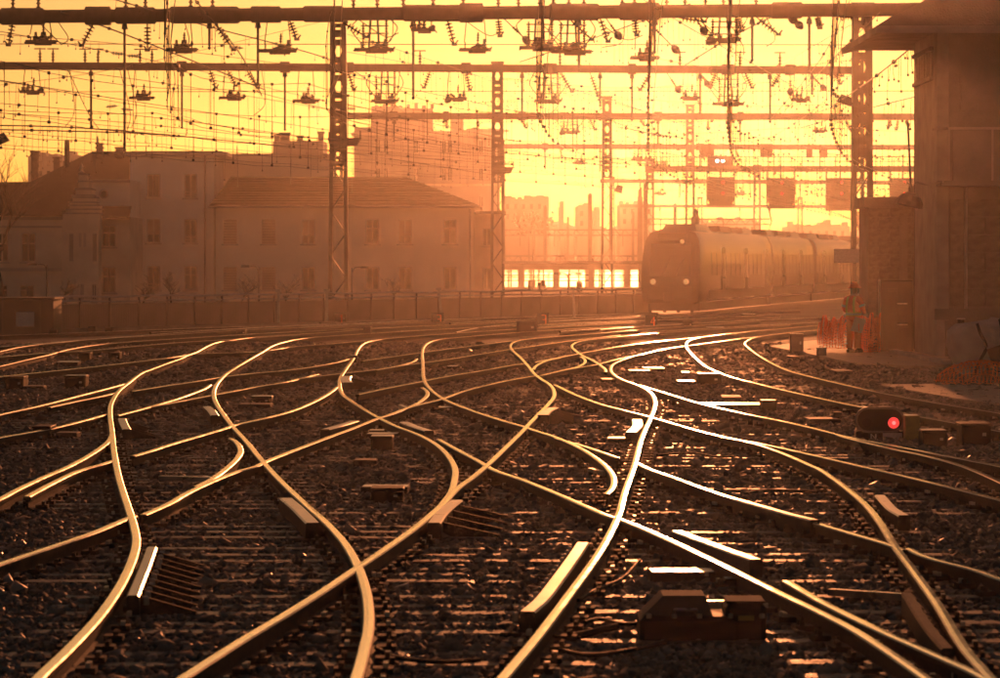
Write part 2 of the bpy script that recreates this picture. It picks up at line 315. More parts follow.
# ------------------------------------------------------------------ rails, traced on the rail-top plane
RAILS = [
 ('polished rail sweeping in a tall S from the bottom left corner',
  [(30,690),(37,678),(68,648),(102,611),(126,573),(136,543),(134,526),(128.5,508),(119,478),(114,452),(112,432),(110,414),(110.5,405),(114,397),(119,390),(129,382),(141,373),(151,369),(170,362),(180,358.5),(186,355.6),(196.6,351.7),(207.6,345.7),(218,342),(231,340.2),(255,337),(282,335),(330,332),(361,329.5),(405,326.7),(490,322.8),(560,319),(645,315.5)]),
 ('wide branch rail leaving the left S rail towards the left picture edge',
  [(-20,506),(0,498),(17,489),(42.5,477),(68,466),(88.5,455),(102,446),(109,440),(112,434)]),
 ('blunt-ended rail just below the wide branch on the far left, crossing the S rail',
  [(27,496),(51,483),(76.5,471),(102,463.5),(116,459)]),
 ('rail running right from the left S rail to the diamond crossing, upper left middle',
  [(132.6,455.5),(150,450.5),(170,444),(190.6,438),(224.6,428),(233,425),(265,417.7),(290,411),(304.5,405.5),(320,398),(330,392),(337,386.5)]),
 ('rail coming in low from the left edge and crossing the left S rail',
  [(-20,570),(0,563),(51,546),(95,531),(126,518),(134,515)]),
 ('long straight rail rising from the left S rail through two crossings',
  [(143,514),(170,502),(185.5,493),(211,481),(236.5,471),(257,465),(264,461.5),(287.5,452),(330,436),(345.5,430.4),(376,418.5),(388,414.6),(408.4,407),(442.4,398.4),(461,391.6),(490,384),(505.5,380.6),(532.7,375.8),(541,375),(565,369.5),(595.6,364.4),(621,358),(640,354.5),(660.4,349.5),(685,345.8),(693,345),(725,340.6),(750.5,337.3),(767.5,335),(810,330.5),(835,328)]),
 ('short hooked rail curling off the long straight rail left of centre',
  [(231.4,438),(236,441),(239.5,446),(240.5,451),(236.5,458),(224.6,469),(211,478.5),(196,486)]),
 ('rail rising from the bottom edge through the big crossing to the centre S bend',
  [(165,688),(180,678),(238,641),(289,610.6),(326.5,587),(340,578),(356,567),(367.4,559.6),(411.6,529),(442,503.5),(456,488.5),(473,476),(488,463.5),(497,455),(524,428.7),(538,414),(548,404),(554,396),(553.5,389),(549,383.5),(543,379.7),(535,373.8),(529,366.5),(520.8,357.6),(514,351.5),(510.4,347),(511.2,343.7),(517.4,340.6),(531,338.4),(560,336),(599,333),(650,328.4),(700,325),(760,321)]),
 ('second S rail from the left, bending down through the big crossing',
  [(350,690),(355.5,678),(364,648),(368.5,624),(367.4,597),(362.3,576.6),(357,563),(347,545),(330,525),(304.5,502),(279,478),(260.3,457.6),(245,439),(233,426),(223,413),(217,404),(213.6,395),(215,386.5),(223,376),(233,368.7),(248.4,359.5),(262,351.7),(272,345.7),(286,341.3),(304.5,338),(330,335.7),(380,332.5),(450,328.5),(520,325),(600,321)]),
 ('rail with a tight bend left of centre, ending in a bright joining curve',
  [(442,503),(451,491),(454.2,480),(455,468),(449,456),(439,445.7),(422,435.5),(396.5,425.5),(379.5,417.3),(364,408.6),(350.6,400),(342,393),(339.4,384.8),(340.4,377),(345.5,368.7),(354,356.8),(358,348.5),(364,343),(378,339.5),(401.6,337),(439,334),(490,330.4),(560,326.5),(640,322)]),
 ('rail with a sharp hairpin near the centre top, running down into the switch',
  [(606.7,493),(612.6,486.5),(614,478),(609,468.7),(599,459.4),(585,450),(568.4,441.8),(553,435.5),(532.7,429),(524,426),(495,417.5),(463,406.5),(442.4,397.6),(429,387),(423.7,378),(423,366),(422,354),(423.2,347.4),(429,342),(439,339.2),(456,337.3),(486.6,334.6),(540,330.5),(620,326)]),
 ('straight blunt-ended blade beside the bright curve right of centre',
  [(556,437.5),(568.4,441),(590.5,447.6),(617.7,457)]),
 ('short rail from left of the hairpin rail across it to the central S rail',
  [(357.4,394),(388,387.5),(418.6,381.5),(427,379.7),(447.5,375.8),(480,370.4),(510.6,365),(526,363)]),
 ('small hooked closure rail below the hairpin near the centre',
  [(422,387),(426,389.5),(427.5,393),(422,399.5),(401.6,409.5),(390,414)]),
 ('thin rail crossing the upper hairpins from the left, highest of the three',
  [(361.7,360.5),(390,356.5),(418.6,352.5),(446,348.8),(490,343.2),(511,340.6)]),
 ('thin rail crossing the hairpins from the left, middle one of the three',
  [(290,379),(320,375.3),(340,373),(376,369),(405,364.5),(425.4,362),(456,357.6),(480,353.6),(509,349),(531,346),(572,340.3),(620,334.8)]),
 ('short hooked blade left of the hairpin rail near the centre top',
  [(376,369.5),(395,366),(408,362.8),(414,360.5),(416.5,358)]),
 ('bright short rail right of the central S rail near the top',
  [(534.4,361.9),(556.5,357.6),(575,354),(582,352.6),(619.5,346),(650,341.8),(696,337.2),(720,334.4)]),
 ('small curved rail linking the central S rail to the bright rail above',
  [(533.6,369),(535,366.3),(539,363.5),(548,359.8),(560,357.2)]),
 ('rail with a tight bend right of centre top ending at a stub',
  [(605.5,371.5),(605.4,369),(602,366),(595.6,361.5),(580,353.4),(574,348.8),(571.8,345.6),(574.5,342.8),(582,340.4),(607.6,337.4),(650,333.2),(720,328.5),(790,324.5)]),
 ('small hook rail under the tight bend right of centre top',
  [(581,356),(584.8,358.8),(585,361.5),(580,365.2),(566,369)]),
 ('brightest rail, a big S rising from the bottom edge right of centre',
  [(490,690),(500,678),(534,638),(568,593.6),(602,546),(619,512),(624.5,491.6),(634.7,462.7),(641.5,437),(650,418),(654.5,406.5),(654.8,399),(650.5,392),(642,386.5),(632,382.5),(622,378.8),(614,374),(610.8,369.3),(612,365),(618,361),(630,356.8),(643,353.2),(653,351)]),
 ('bright rail leaving the big S rail and passing below the red signal',
  [(640,384.6),(650,387.6),(674,395),(708,404.4),(742,412),(784.5,420.5),(820,428.7),(847,435.5),(910,447.6),(1000,464.7),(1030,471)]),
 ('second rail splitting off below the red signal towards the right edge',
  [(838,434),(860,440),(892,447.5),(928,455),(964,465),(1000,480),(1030,495)]),
 ('rail from the central S rail passing under the big S rail to the right edge',
  [(555,384),(573.5,393),(599,402.7),(624.5,409.5),(645,414.6),(674,422.8),(704.6,431),(735,438),(759,442),(810,453),(865,465.6),(919,478),(1000,498),(1030,506)]),
 ('curved rail bending down to the bottom right corner over the crossing',
  [(745,440),(759,443.5),(784.5,452.5),(810,463.6),(820,468),(838,480),(856,494),(868,505),(880,520),(896,545),(912,566),(938,602),(964,644),(990,674),(1000,687)]),
 ('rail crossing right to left at the lower right, ending at the crossing nose',
  [(636,461.5),(650,468),(674,476),(716.5,490.8),(759,503.5),(810,519),(859,533.5),(891,543),(904,548)]),
 ('rail leaving the lower right crossing to the right picture edge',
  [(909,546),(916,550),(930,555.5),(977.5,568),(1000,576),(1030,586)]),
 ('long rail from the left crossing passing under the big S rail to the bottom right',
  [(439,438),(456,447.4),(478,459),(493.6,468),(522.5,478),(556.5,491.6),(585,504),(606,513),(622,518),(672.5,539),(725,563),(777.5,589),(830,614),(864,632.5),(932,679),(945,690)]),
 ('parallel rail just right of the long rail at the bottom right',
  [(786,578),(808,591),(830,603),(881,627.6),(932,650),(975,669),(1000,683)]),
 ('outer curved rail on the right with its bend left of the worker',
  [(1030,435),(1000,429.6),(964,423),(910,413.4),(863,406),(810,395),(759,383),(725,373.8),(704.6,364.4),(692.7,353.8),(686.5,346),(687.4,341.5),(696,338),(713,335),(749,331),(810,325.6),(840,323)]),
 ('inner curved rail on the right passing nearest to the worker',
  [(1030,417),(1000,411.6),(937,401.7),(874,390),(810,375.5),(786,368.7),(766,359),(750.5,348.5),(745.2,342.8),(750,338.8),(767.5,334.7),(810,330),(835,327)]),
 ('faint rail at the far left edge running into the left S rail',
  [(-20,418),(0,413),(37.4,405),(85,393),(110.5,386.5),(127,382)]),
 ('blunt-ended rail under the faint rail at the far left',
  [(49,406),(76.5,400),(100,395.3),(115.6,391.5)]),
 ('dim rail at the left edge half hidden by a box, leading to the S rail',
  [(-20,440),(0,436),(51,427),(80,420),(105.4,413)]),
 ('rail with a curled end between the two left S rails',
  [(117,414),(141,407.8),(160,402.5),(180,396.5),(198,390),(206,386.5),(210,383.5)]),
 ('straight rail beside the curled one between the two left S rails',
  [(150,405.5),(170,401.8),(190,398),(209,394.5),(228,391),(260,385),(285,381),(318,373)]),
 ('rail joining the two left S rails a little higher up',
  [(132,390),(170,384),(194,380.6),(218.7,376.3),(224.6,375.4),(253.5,372.2),(291,368.8),(318,364.8),(342,360),(353,356.2)]),
 ('thin rail in the dim area at the left edge, lower of two',
  [(-20,378),(0,375.5),(58,369.5),(105,364.5),(136,360.8),(170,356.8),(184,354.4),(189,353.4),(260,350.6),(292.6,346),(330,343.2),(364,339.8)]),
 ('thin rail in the dim area at the left edge, upper of two',
  [(-20,358),(0,356),(51,351.7),(85,350),(132.6,345.7),(182,341.5),(230,338.6),(300,334)]),
 ('wavy rust-bright rail near the left edge that bends past a small box',
  [(-20,369),(0,365),(25.5,359),(47.6,354),(68,348.6),(102,343.4),(144.5,340),(200,336.5),(280,331.5)]),
 ('bright short curve at the left edge below the wall',
  [(-20,354),(0,350.4),(15,347),(34,344.2),(56,342),(85,339.2),(125,336.5),(170,333.8),(233,329.8),(320,326),(400,322.5),(480,319.5)]),
]
far_pts = [
 [(-20,335.5),(47.6,333),(150,329.2),(209,327),(330,324.3),(422,320.3),(560,315.5),(640,313)],
 [(-20,347.5),(40,342.6),(110,337.2),(170,332.4),(233,328.4),(330,323.6),(450,318.6),(600,313.6)],
 [(250,333.2),(330,329.2),(420,325.4),(512,328-6.4),(600,318.4),(660,316.2)],
 [(320,321.5),(420,317.6),(520,314.4),(640,311.4)],
 [(456,331.4),(470,328.4),(490,325.4),(538,321.7),(626,316.6),(680,314)],
 [(538,326.3),(600,322.6),(636.5,320.4),(700,317.4),(780,314)],
 [(568,318.6),(626,315.6),(700,313),(800,310)],
 [(640,331.6),(700,328),(760,324.6),(830,321)],
 [(400,330.5),(470,327),(560,323.6),(640,319.6),(700,318.4)],
 [(300,326.6),(400,320.6),(500,316.6),(600,312.2),(640,310.8)],
 [(150,331.4),(260,326.6),(380,319.6),(480,316)],
 [(600,328.6),(660,324.4),(740,320.2),(830,316.6)],
 [(450,322.4),(540,318.2),(620,314.8),(690,312.6)],
 [(560,330.4),(620,326.6),(680,323.4)],
]
FAR_LABELS = ['far rail running closest along the foot of the low wall', 'far rail second from the wall, crossing the whole left half', 'far rail ending under the train nose, left part lost in haze', 'farthest short rail right before the wall, centre', 'short far rail curving up beside the number 3 box', 'far bright rail passing the number 3 and number 4 boxes', 'farthest rail running under the train side', 'far rail in front of the train, right of the number 4 box', 'thin far rail between the hairpin tops and the number 3 boxes', 'thin far rail just before the wall between the two number 3 boxes', 'thin far rail before the wall under the hip-roofed house', 'thin far rail crossing in front of the train side', 'thin far rail ending right under the train nose', 'short thin far rail just above the tight bend right of centre']
for lab, p in zip(FAR_LABELS, far_pts): RAILS.append((lab, p))

# rail lines as world points
RP = [[Vector((G(x, y).x, G(x, y).y, 0)) for x, y in ([(q.x, q.y) for q in spline([(x, y, 0) for x, y in pts], 7)])] for _, pts in RAILS]
def sweep(path, prof, closed=True, z0=0.0):
    """prof: list of (lateral, z); returns verts, faces"""
    n = len(prof); vs = []; fs = []
    for i, p in enumerate(path):
        t = path[min(i + 1, len(path) - 1)] - path[max(i - 1, 0)]
        t = Vector((t.x, t.y, 0)); t.normalize(); a = Vector((t.y, -t.x, 0))
        vs += [(p.x + a.x * u, p.y + a.y * u, z + z0) for u, z in prof]
    for i in range(len(path) - 1):
        for k in range(n):
            j = (k + 1) % n; fs.append((i * n + k, (i + 1) * n + k, (i + 1) * n + j, i * n + j))
    fs.append(tuple(range(n))); fs.append(tuple(range(len(path) * n - 1, (len(path) - 1) * n - 1, -1)))
    return vs, fs
HEAD = [(-0.033, RT - 0.045), (-0.037, RT - 0.011), (-0.029, RT - 0.002), (0, RT), (0.029, RT - 0.002), (0.037, RT - 0.011), (0.033, RT - 0.045)]
WEB = [(-0.07, 0.022), (-0.07, 0.034), (-0.012, 0.052), (-0.012, RT - 0.046), (0.012, RT - 0.046), (0.012, 0.052), (0.07, 0.034), (0.07, 0.022)]
for i, ((label, pts), path) in enumerate(zip(RAILS, RP)):
    dz = -0.0005 * i
    v, f = sweep(path, WEB, z0=dz)
    r = MB().add(v, f).build('rail', 'rail_rust')
    if label: tag(r, label, 'rail', 'rails of the switch yard')
    else: tag(r, 'thin gleaming rail among the distant ones lying just before the low wall and train', 'rail', 'distant rails')
    v, f = sweep(path, HEAD, z0=dz)
    h = MB().add(v, f); h.m = [0 if q >= len(f) - 2 else (0, 2, 1, 1, 2, 0, 0)[q % 7] for q in range(len(f))]; hb = h.build('railhead', ['rail_rust', 'far_rail_head' if min(p.y for p in path) > 95 else 'rail_head', 'gauge_corner'], r)

# ------------------------------------------------------------------ check rails and wing plates with ribbed brackets
def check_rail(label, pts, w, ribs=0, side=1, rib_len=0.5, studs=False, mat_='wing_steel'):
    path = [Vector((G(x, y).x, G(x, y).y, 0)) for x, y in [(q.x, q.y) for q in spline([(a, b, 0) for a, b in pts], 6)]]
    prof = [(-w / 2, 0.03), (-w / 2, RT - 0.012), (-w / 2 + 0.012, RT), (w / 2 - 0.012, RT), (w / 2, RT - 0.012), (w / 2, 0.03)]
    v, f = sweep(path, prof, z0=0.012)
    cm = MB().add(v, f); cm.m = [1 if (q < len(f) - 2 and q % 6 in (1, 2, 3)) else 0 for q in range(len(f))]
    r = cm.build('check_rail', ['rail_rust', mat_]); tag(r, label, 'check rail', 'check rails at the crossings')
    cum = [0]
    for a, b in zip(path, path[1:]): cum.append(cum[-1] + (b - a).length)
    for k in range(ribs):
        d = cum[-1] * (k + 0.5) / ribs
        i = max(j for j in range(len(path) - 1) if cum[j] <= d)
        p = path[i].lerp(path[i + 1], (d - cum[i]) / max(1e-6, cum[i + 1] - cum[i]))
        t = (path[i + 1] - path[i]).normalized(); a = Vector((t.y, -t.x, 0)) * side
        if a.x * side < 0 and False: a = -a
        m = MB()
        m.add([p + a * (w / 2) + t * 0.02 + Vector((0, 0, 0.03)), p + a * (w / 2) - t * 0.02 + Vector((0, 0, 0.03)), p + a * (w / 2) - t * 0.02 + Vector((0, 0, RT - 0.01)), p + a * (w / 2) + t * 0.02 + Vector((0, 0, RT - 0.01)),
               p + a * (w / 2 + rib_len) + t * 0.02 + Vector((0, 0, 0.03)), p + a * (w / 2 + rib_len) - t * 0.02 + Vector((0, 0, 0.03)), p + a * (w / 2 + rib_len) - t * 0.02 + Vector((0, 0, 0.05)), p + a * (w / 2 + rib_len) + t * 0.02 + Vector((0, 0, 0.05))],
              [(0, 1, 2, 3), (4, 7, 6, 5), (0, 4, 5, 1), (3, 2, 6, 7), (0, 3, 7, 4), (1, 5, 6, 2)])
        m.build('rib', 'rail_rust', r)
    if studs:
        nst = int(cum[-1] / 0.35)
        for k in range(nst):
            d = cum[-1] * (k + 0.5) / nst
            i = max(j for j in range(len(path) - 1) if cum[j] <= d)
            p = path[i].lerp(path[i + 1], (d - cum[i]) / max(1e-6, cum[i + 1] - cum[i]))
            t = (path[i + 1] - path[i]).normalized(); a = Vector((t.y, -t.x, 0)) * side
            MB().lathe([(0.022, 0), (0.022, 0.05), (0.012, 0.06)], 6, p + a * (w / 2 + 0.04) + Vector((0, 0, 0.10))).build('bolt', 'wing_steel', r)
    return r
check_rail('comb-like ribbed check rail beside the left S rail in the lower left', [(152,548),(146,565),(139,582),(133,597)], 0.085, 9, -1, 0.38, True)
check_rail('short pale wing plate left of the long diagonal rail, lower left centre', [(286,499),(298,509),(306,517),(313,524)], 0.13, 5, -1, 0.1)
check_rail('broad curved wing plate with ribs right of the central rail junction', [(457,501),(449,507),(441,514.5),(434,524)], 0.12, 4, -1, 0.5)
check_rail('long bright check rail lying inside the big S rail, bottom centre', [(583,543.5),(574,557),(556,582),(541,601),(527,613)], 0.11, 0, 1, 0, True, 'worn_steel')
check_rail('long bright check rail beside the rail to the bottom right', [(677,532),(700,540.5),(730,551.5),(756,560.5)], 0.10, 0, 1, 0, False, 'worn_steel')
check_rail('short stubby check rail above the lower right crossing', [(880,496),(886,503),(893,510),(904,516.5)], 0.11, 0)
check_rail('dull guard bar slanting between the rails in the bottom right corner', [(907,594),(918,612),(931,631),(948,650)], 0.08, 0, mat_='rail_rust')
check_rail('bright stub of a check rail left of the big S rail at mid height', [(637,420),(637.5,426),(631,433)], 0.16, 0, mat_='worn_steel')
check_rail('little curved check plate right of the central S rail below its bend', [(554,408),(547,411.5),(543,415.5)], 0.17, 4, -1, 0.4)
check_rail('small ribbed wing plate beside the left S rail near its narrow waist', [(122,419),(124,424.5),(127,430)], 0.12, 4, -1, 0.35)
check_rail('small flared wing plate under the curled rail between the left S rails', [(207,407),(211,410.5),(215,416)], 0.13, 3, -1, 0.2)
check_rail('pale wing plate left of the diamond crossing left of centre', [(325,430),(340,426),(355,421.5)], 0.13, 0)
check_rail('pale wing plate right of the diamond crossing left of centre', [(404,422.5),(415,427),(429,431.5)], 0.13, 0)
check_rail('small ribbed plate inside the tight bend left of centre', [(347,376.5),(345.5,379.5),(348,383)], 0.2, 3, -1, 0.5)
check_rail('thin bright wing bar running beside the lower right rail', [(737,500),(760,506.5),(792,515.5),(815,521)], 0.09, 0)

# ------------------------------------------------------------------ sleepers
rows = []
y = 19.2
while y < 112:
    xs = []
    for path in RP:
        for a, b in zip(path, path[1:]):
            if (a.y - y) * (b.y - y) <= 0 and abs(a.y - b.y) > 1e-6:
                xs.append(a.x + (b.x - a.x) * (y - a.y) / (b.y - a.y))
    lim = y * 500 / F + 2.2
    xs = sorted(x for x in xs if abs(x) < lim)
    cl = []
    for x in xs:
        if cl and x - cl[-1][-1] < 1.9: cl[-1].append(x)
        else: cl.append([x])
    for c in cl:
        x0, x1 = c[0] - 0.55, c[-1] + 0.55
        n = max(1, int(round((x1 - x0) / 3.4)))
        for k in range(n):
            rows.append((y + random.uniform(-.04, .04), x0 + (x1 - x0) * k / n + 0.03, x0 + (x1 - x0) * (k + 1) / n - 0.03, random.uniform(-0.03, 0.03), random.choice((0.010, 0.018, 0.024, 0.030, 0.034))))
    y += 0.62
sl = MB().cbox((0, 0, 0), (1, 0.25, 0.14), 0.012).mesh('sleeper', 'wood_sleeper')
rows.sort(key=lambda r: r[0])
for (yy, x0, x1, a, zt) in rows[:300]:
    o = inst('sleeper', sl, ground, ((x0 + x1) / 2, yy, zt - 0.07), Quaternion((0, 0, 1), a), (x1 - x0, 1, 1))
rest = MB()
for (yy, x0, x1, a, zt) in rows[300:]: rest.cbox(((x0 + x1) / 2, yy, zt - 0.07), (x1 - x0, 0.25, 0.14), 0.012)
ro = rest.build('sleeper_rest', 'wood_sleeper', ground); ro['kind'] = 'stuff'

# chairs and bolts that hold the rails down on the sleepers
ch = MB(); seen = set()
for (yy, x0, x1, a, zt) in rows:
    if yy > 62: break
    for path in RP:
        for p, q in zip(path, path[1:]):
            if (p.y - yy) * (q.y - yy) <= 0 and abs(p.y - q.y) > 1e-6:
                xx = p.x + (q.x - p.x) * (yy - p.y) / (q.y - p.y)
                if x0 < xx < x1:
                    rz = Matrix.Rotation(math.atan2(q.y - p.y, q.x - p.x) - math.pi / 2, 3, 'Z')
                    for sg in (-1, 1):
                        c0 = Vector((xx, yy, 0.05)) + rz @ Vector((sg * 0.115, 0, 0)); ch.box(c0, (0.12, 0.15, 0.035), rz)
                        for dy in (-.045, .045): ch.box(c0 + rz @ Vector((sg * .015, dy, .032)), (0.03, 0.03, 0.03), rz, 1 if (len(ch.f) % 37) < 12 else 0)
tag(ch.build('rail_chairs', ['rail_rust', 'wing_steel'], ground), kind='stuff')

# ------------------------------------------------------------------ ballast stones (one mesh)
def ballast():
    Ys, Xs, S = [], [], []
    for y0, y1, dens, size in ((17, 26, 420, 0.030), (26, 36, 300, 0.033), (36, 50, 170, 0.038), (50, 78, 80, 0.046), (78, 110, 25, 0.055)):
        wmax = y1 * 500 / F + 2.5
        n = int(dens * (y1 - y0) * 2 * wmax)
        yy = rng.uniform(y0, y1, n); xx = rng.uniform(-wmax, wmax, n)
        k = np.abs(xx) < yy * 500 / F + 2.5
        yy, xx = yy[k], xx[k]; Ys.append(yy); Xs.append(xx); S.append(size * rng.lognormal(0, 0.33, len(yy)))
    Y = np.concatenate(Ys); X = np.concatenate(Xs); S = np.concatenate(S)
    keep = np.ones(len(Y), bool); u = rng.random(len(Y))
    for (yy, x0, x1, a, zt) in rows:
        if yy > 80: break
        i0 = (np.abs(Y - yy) < 0.125) & (X > x0) & (X < x1)
        keep &= ~(i0 & (u < (0.86 if zt > 0.015 else 0.4)))
    Y, X, S = Y[keep], X[keep], S[keep]; n = len(Y)
    base = np.array([(1, 0, 0), (-1, 0, 0), (0, 1, 0), (0, -1, 0), (0, 0, 1), (0, 0, -1)], float)
    fc = np.array([(0, 2, 4), (2, 1, 4), (1, 3, 4), (3, 0, 4), (2, 0, 5), (1, 2, 5), (3, 1, 5), (0, 3, 5)])
    V = base[None] * rng.uniform(0.65, 1.25, (n, 6, 1)) + rng.normal(0, 0.22, (n, 6, 3))
    # random rotation by quaternion
    q = rng.normal(size=(n, 4)); q /= np.linalg.norm(q, axis=1)[:, None]
    w, x, y_, z = q.T
    R = np.stack([1 - 2 * (y_ * y_ + z * z), 2 * (x * y_ - z * w), 2 * (x * z + y_ * w), 2 * (x * y_ + z * w), 1 - 2 * (x * x + z * z), 2 * (y_ * z - x * w), 2 * (x * z - y_ * w), 2 * (y_ * z + x * w), 1 - 2 * (x * x + y_ * y_)], -1).reshape(n, 3, 3)
    V = np.einsum('nij,nkj->nki', R, V) * S[:, None, None]
    V[:, :, 2] *= 0.75
    V += np.stack([X, Y, rng.uniform(-0.008, 0.018, n) + S * 0.15], -1)[:, None, :]
    me = bpy.data.meshes.new('ballast_stones')
    me.vertices.add(n * 6); me.vertices.foreach_set('co', V.reshape(-1))
    tri = (fc[None] + (np.arange(n) * 6)[:, None, None]).reshape(-1)
    me.loops.add(len(tri)); me.loops.foreach_set('vertex_index', tri.astype(np.int32))
    npoly = len(tri) // 3
    me.polygons.add(npoly); me.polygons.foreach_set('loop_start', (np.arange(npoly) * 3).astype(np.int32))
    at = me.attributes.new('rnd', 'FLOAT', 'POINT'); at.data.foreach_set('value', np.repeat(rng.random(n), 6).astype(np.float32))
    me.materials.append(MATS['ballast_stone']); me.update(calc_edges=True)
    o = bpy.data.objects.new('ballast_stones', me); col.objects.link(o)
    tag(o, 'loose dark ballast stones between the rails', 'ballast', kind='stuff')
ballast()

# ------------------------------------------------------------------ low wall with handrail along the back of the yard
def wall_line(t):   # t 0..1 from left to right
    a = Vector((PX(48, 128), 128, 0)); b = Vector((PX(650, 172), 172, 0)); return a.lerp(b, t)
wl_t = thing('boundary_wall', 'long low sheet-metal wall with double handrail behind the rails', 'wall', loc=tuple(wall_line(0)))
WO = wall_line(0); wd = (wall_line(1) - WO); WLEN = wd.length; wdir = wd.normalized(); wnor = Vector((wdir.y, -wdir.x, 0))
npan = 26
def ribbed_panel(L, h):
    m = MB(); n = 34
    vs = []; 
    for i in range(n + 1):
        for off in ((0.0, 0.03)[i % 2],):
            vs += [(L * i / n, off, 0.0), (L * i / n, off, h)]
    m.add(vs, [(2 * i, 2 * i + 2, 2 * i + 3, 2 * i + 1) for i in range(n)])
    m.box((L / 2, 0.10, h / 2), (L, 0.06, h)); return m.mesh('panel', 'wall_sheet')
wp = ribbed_panel(WLEN / npan - 0.03, 1.0)
wrot = Quaternion((0, 0, 1), math.atan2(wdir.y, wdir.x))
for i in range(npan):
    inst('panel', wp, wl_t, wdir * (WLEN * i / npan + 0.015), wrot)
    pm = MB().box((0, 0, 0.62), (0.05, 0.07, 1.24)); pm.box((0, -0.03, 0.05), (0.12, 0.12, 0.1))
    inst('post', bpy.data.meshes.get('wall_post') or pm.mesh('wall_post', 'wall_sheet'), wl_t, wdir * (WLEN * i / npan) + wnor * 0.05, wrot)
for zz, rr in ((1.10, 0.035), (1.27, 0.045)):
    pts = [wdir * (WLEN * k / 60) + Vector((0, 0, zz + 0.02 * math.sin(k * 0.9))) + wnor * 0.03 for k in range(61)]
    MB().tube(pts, rr, 6).build('handrail', 'galvanised', wl_t)
MB().add(*sweep([wdir * (WLEN * k / 20) + wnor * 0.25 for k in range(21)], [(-0.2, 0), (-0.2, 0.16), (0.2, 0.16), (0.2, 0)])).build('plinth', 'concrete_dark', wl_t)
for k, (x, tilt) in enumerate(((361 + 82, .14), (280, 0.0), (328, 0.0), (574, 0.05))):
    t = (x - 48) / 602; Y = 128 + 44 * t * 0.86; b = P(x, 312, Y) - Vector((0, 1.0, 0)); b.z = 0.0
    st = MB().bar(b, b + Vector((-tilt * 1.2, 0, 1.35)), 0.10).box(b + Vector((-tilt * 1.2, -0.1, 1.4)), (0.22, 0.25, 0.12)).build('stay_post', 'galvanised')
    tag(st, ['leaning bright stay post in front of the wall, centre', 'short upright post with a cap before the wall, left', 'short upright post with a cap before the wall under the tall lattice mast', 'slightly leaning post with a cap before the wall, near the train'][k], 'post', 'short posts along the wall')

# dark container at far left
c = thing('equipment_shed', 'dark metal equipment shed with a pale notice panel at the far left', 'shed', loc=(PX(20, 124), 124, 0))
MB().cbox((0, 1.2, 0.62), (2.3, 2.4, 1.24), 0.03).build('body', 'container_dark', c)
MB().box((0, 1.2, 1.27), (2.4, 2.5, 0.06)).build('roof', 'container_dark', c)
MB().box((0.18, -0.02, 0.55), (0.62, 0.03, 0.5)).build('notice_panel', 'plate_white', c)
for dx in (-0.6, 0.7): MB().box((dx, -0.015, 0.6), (0.04, 0.03, 1.1)).build('door_seam', 'gantry_steel', c)

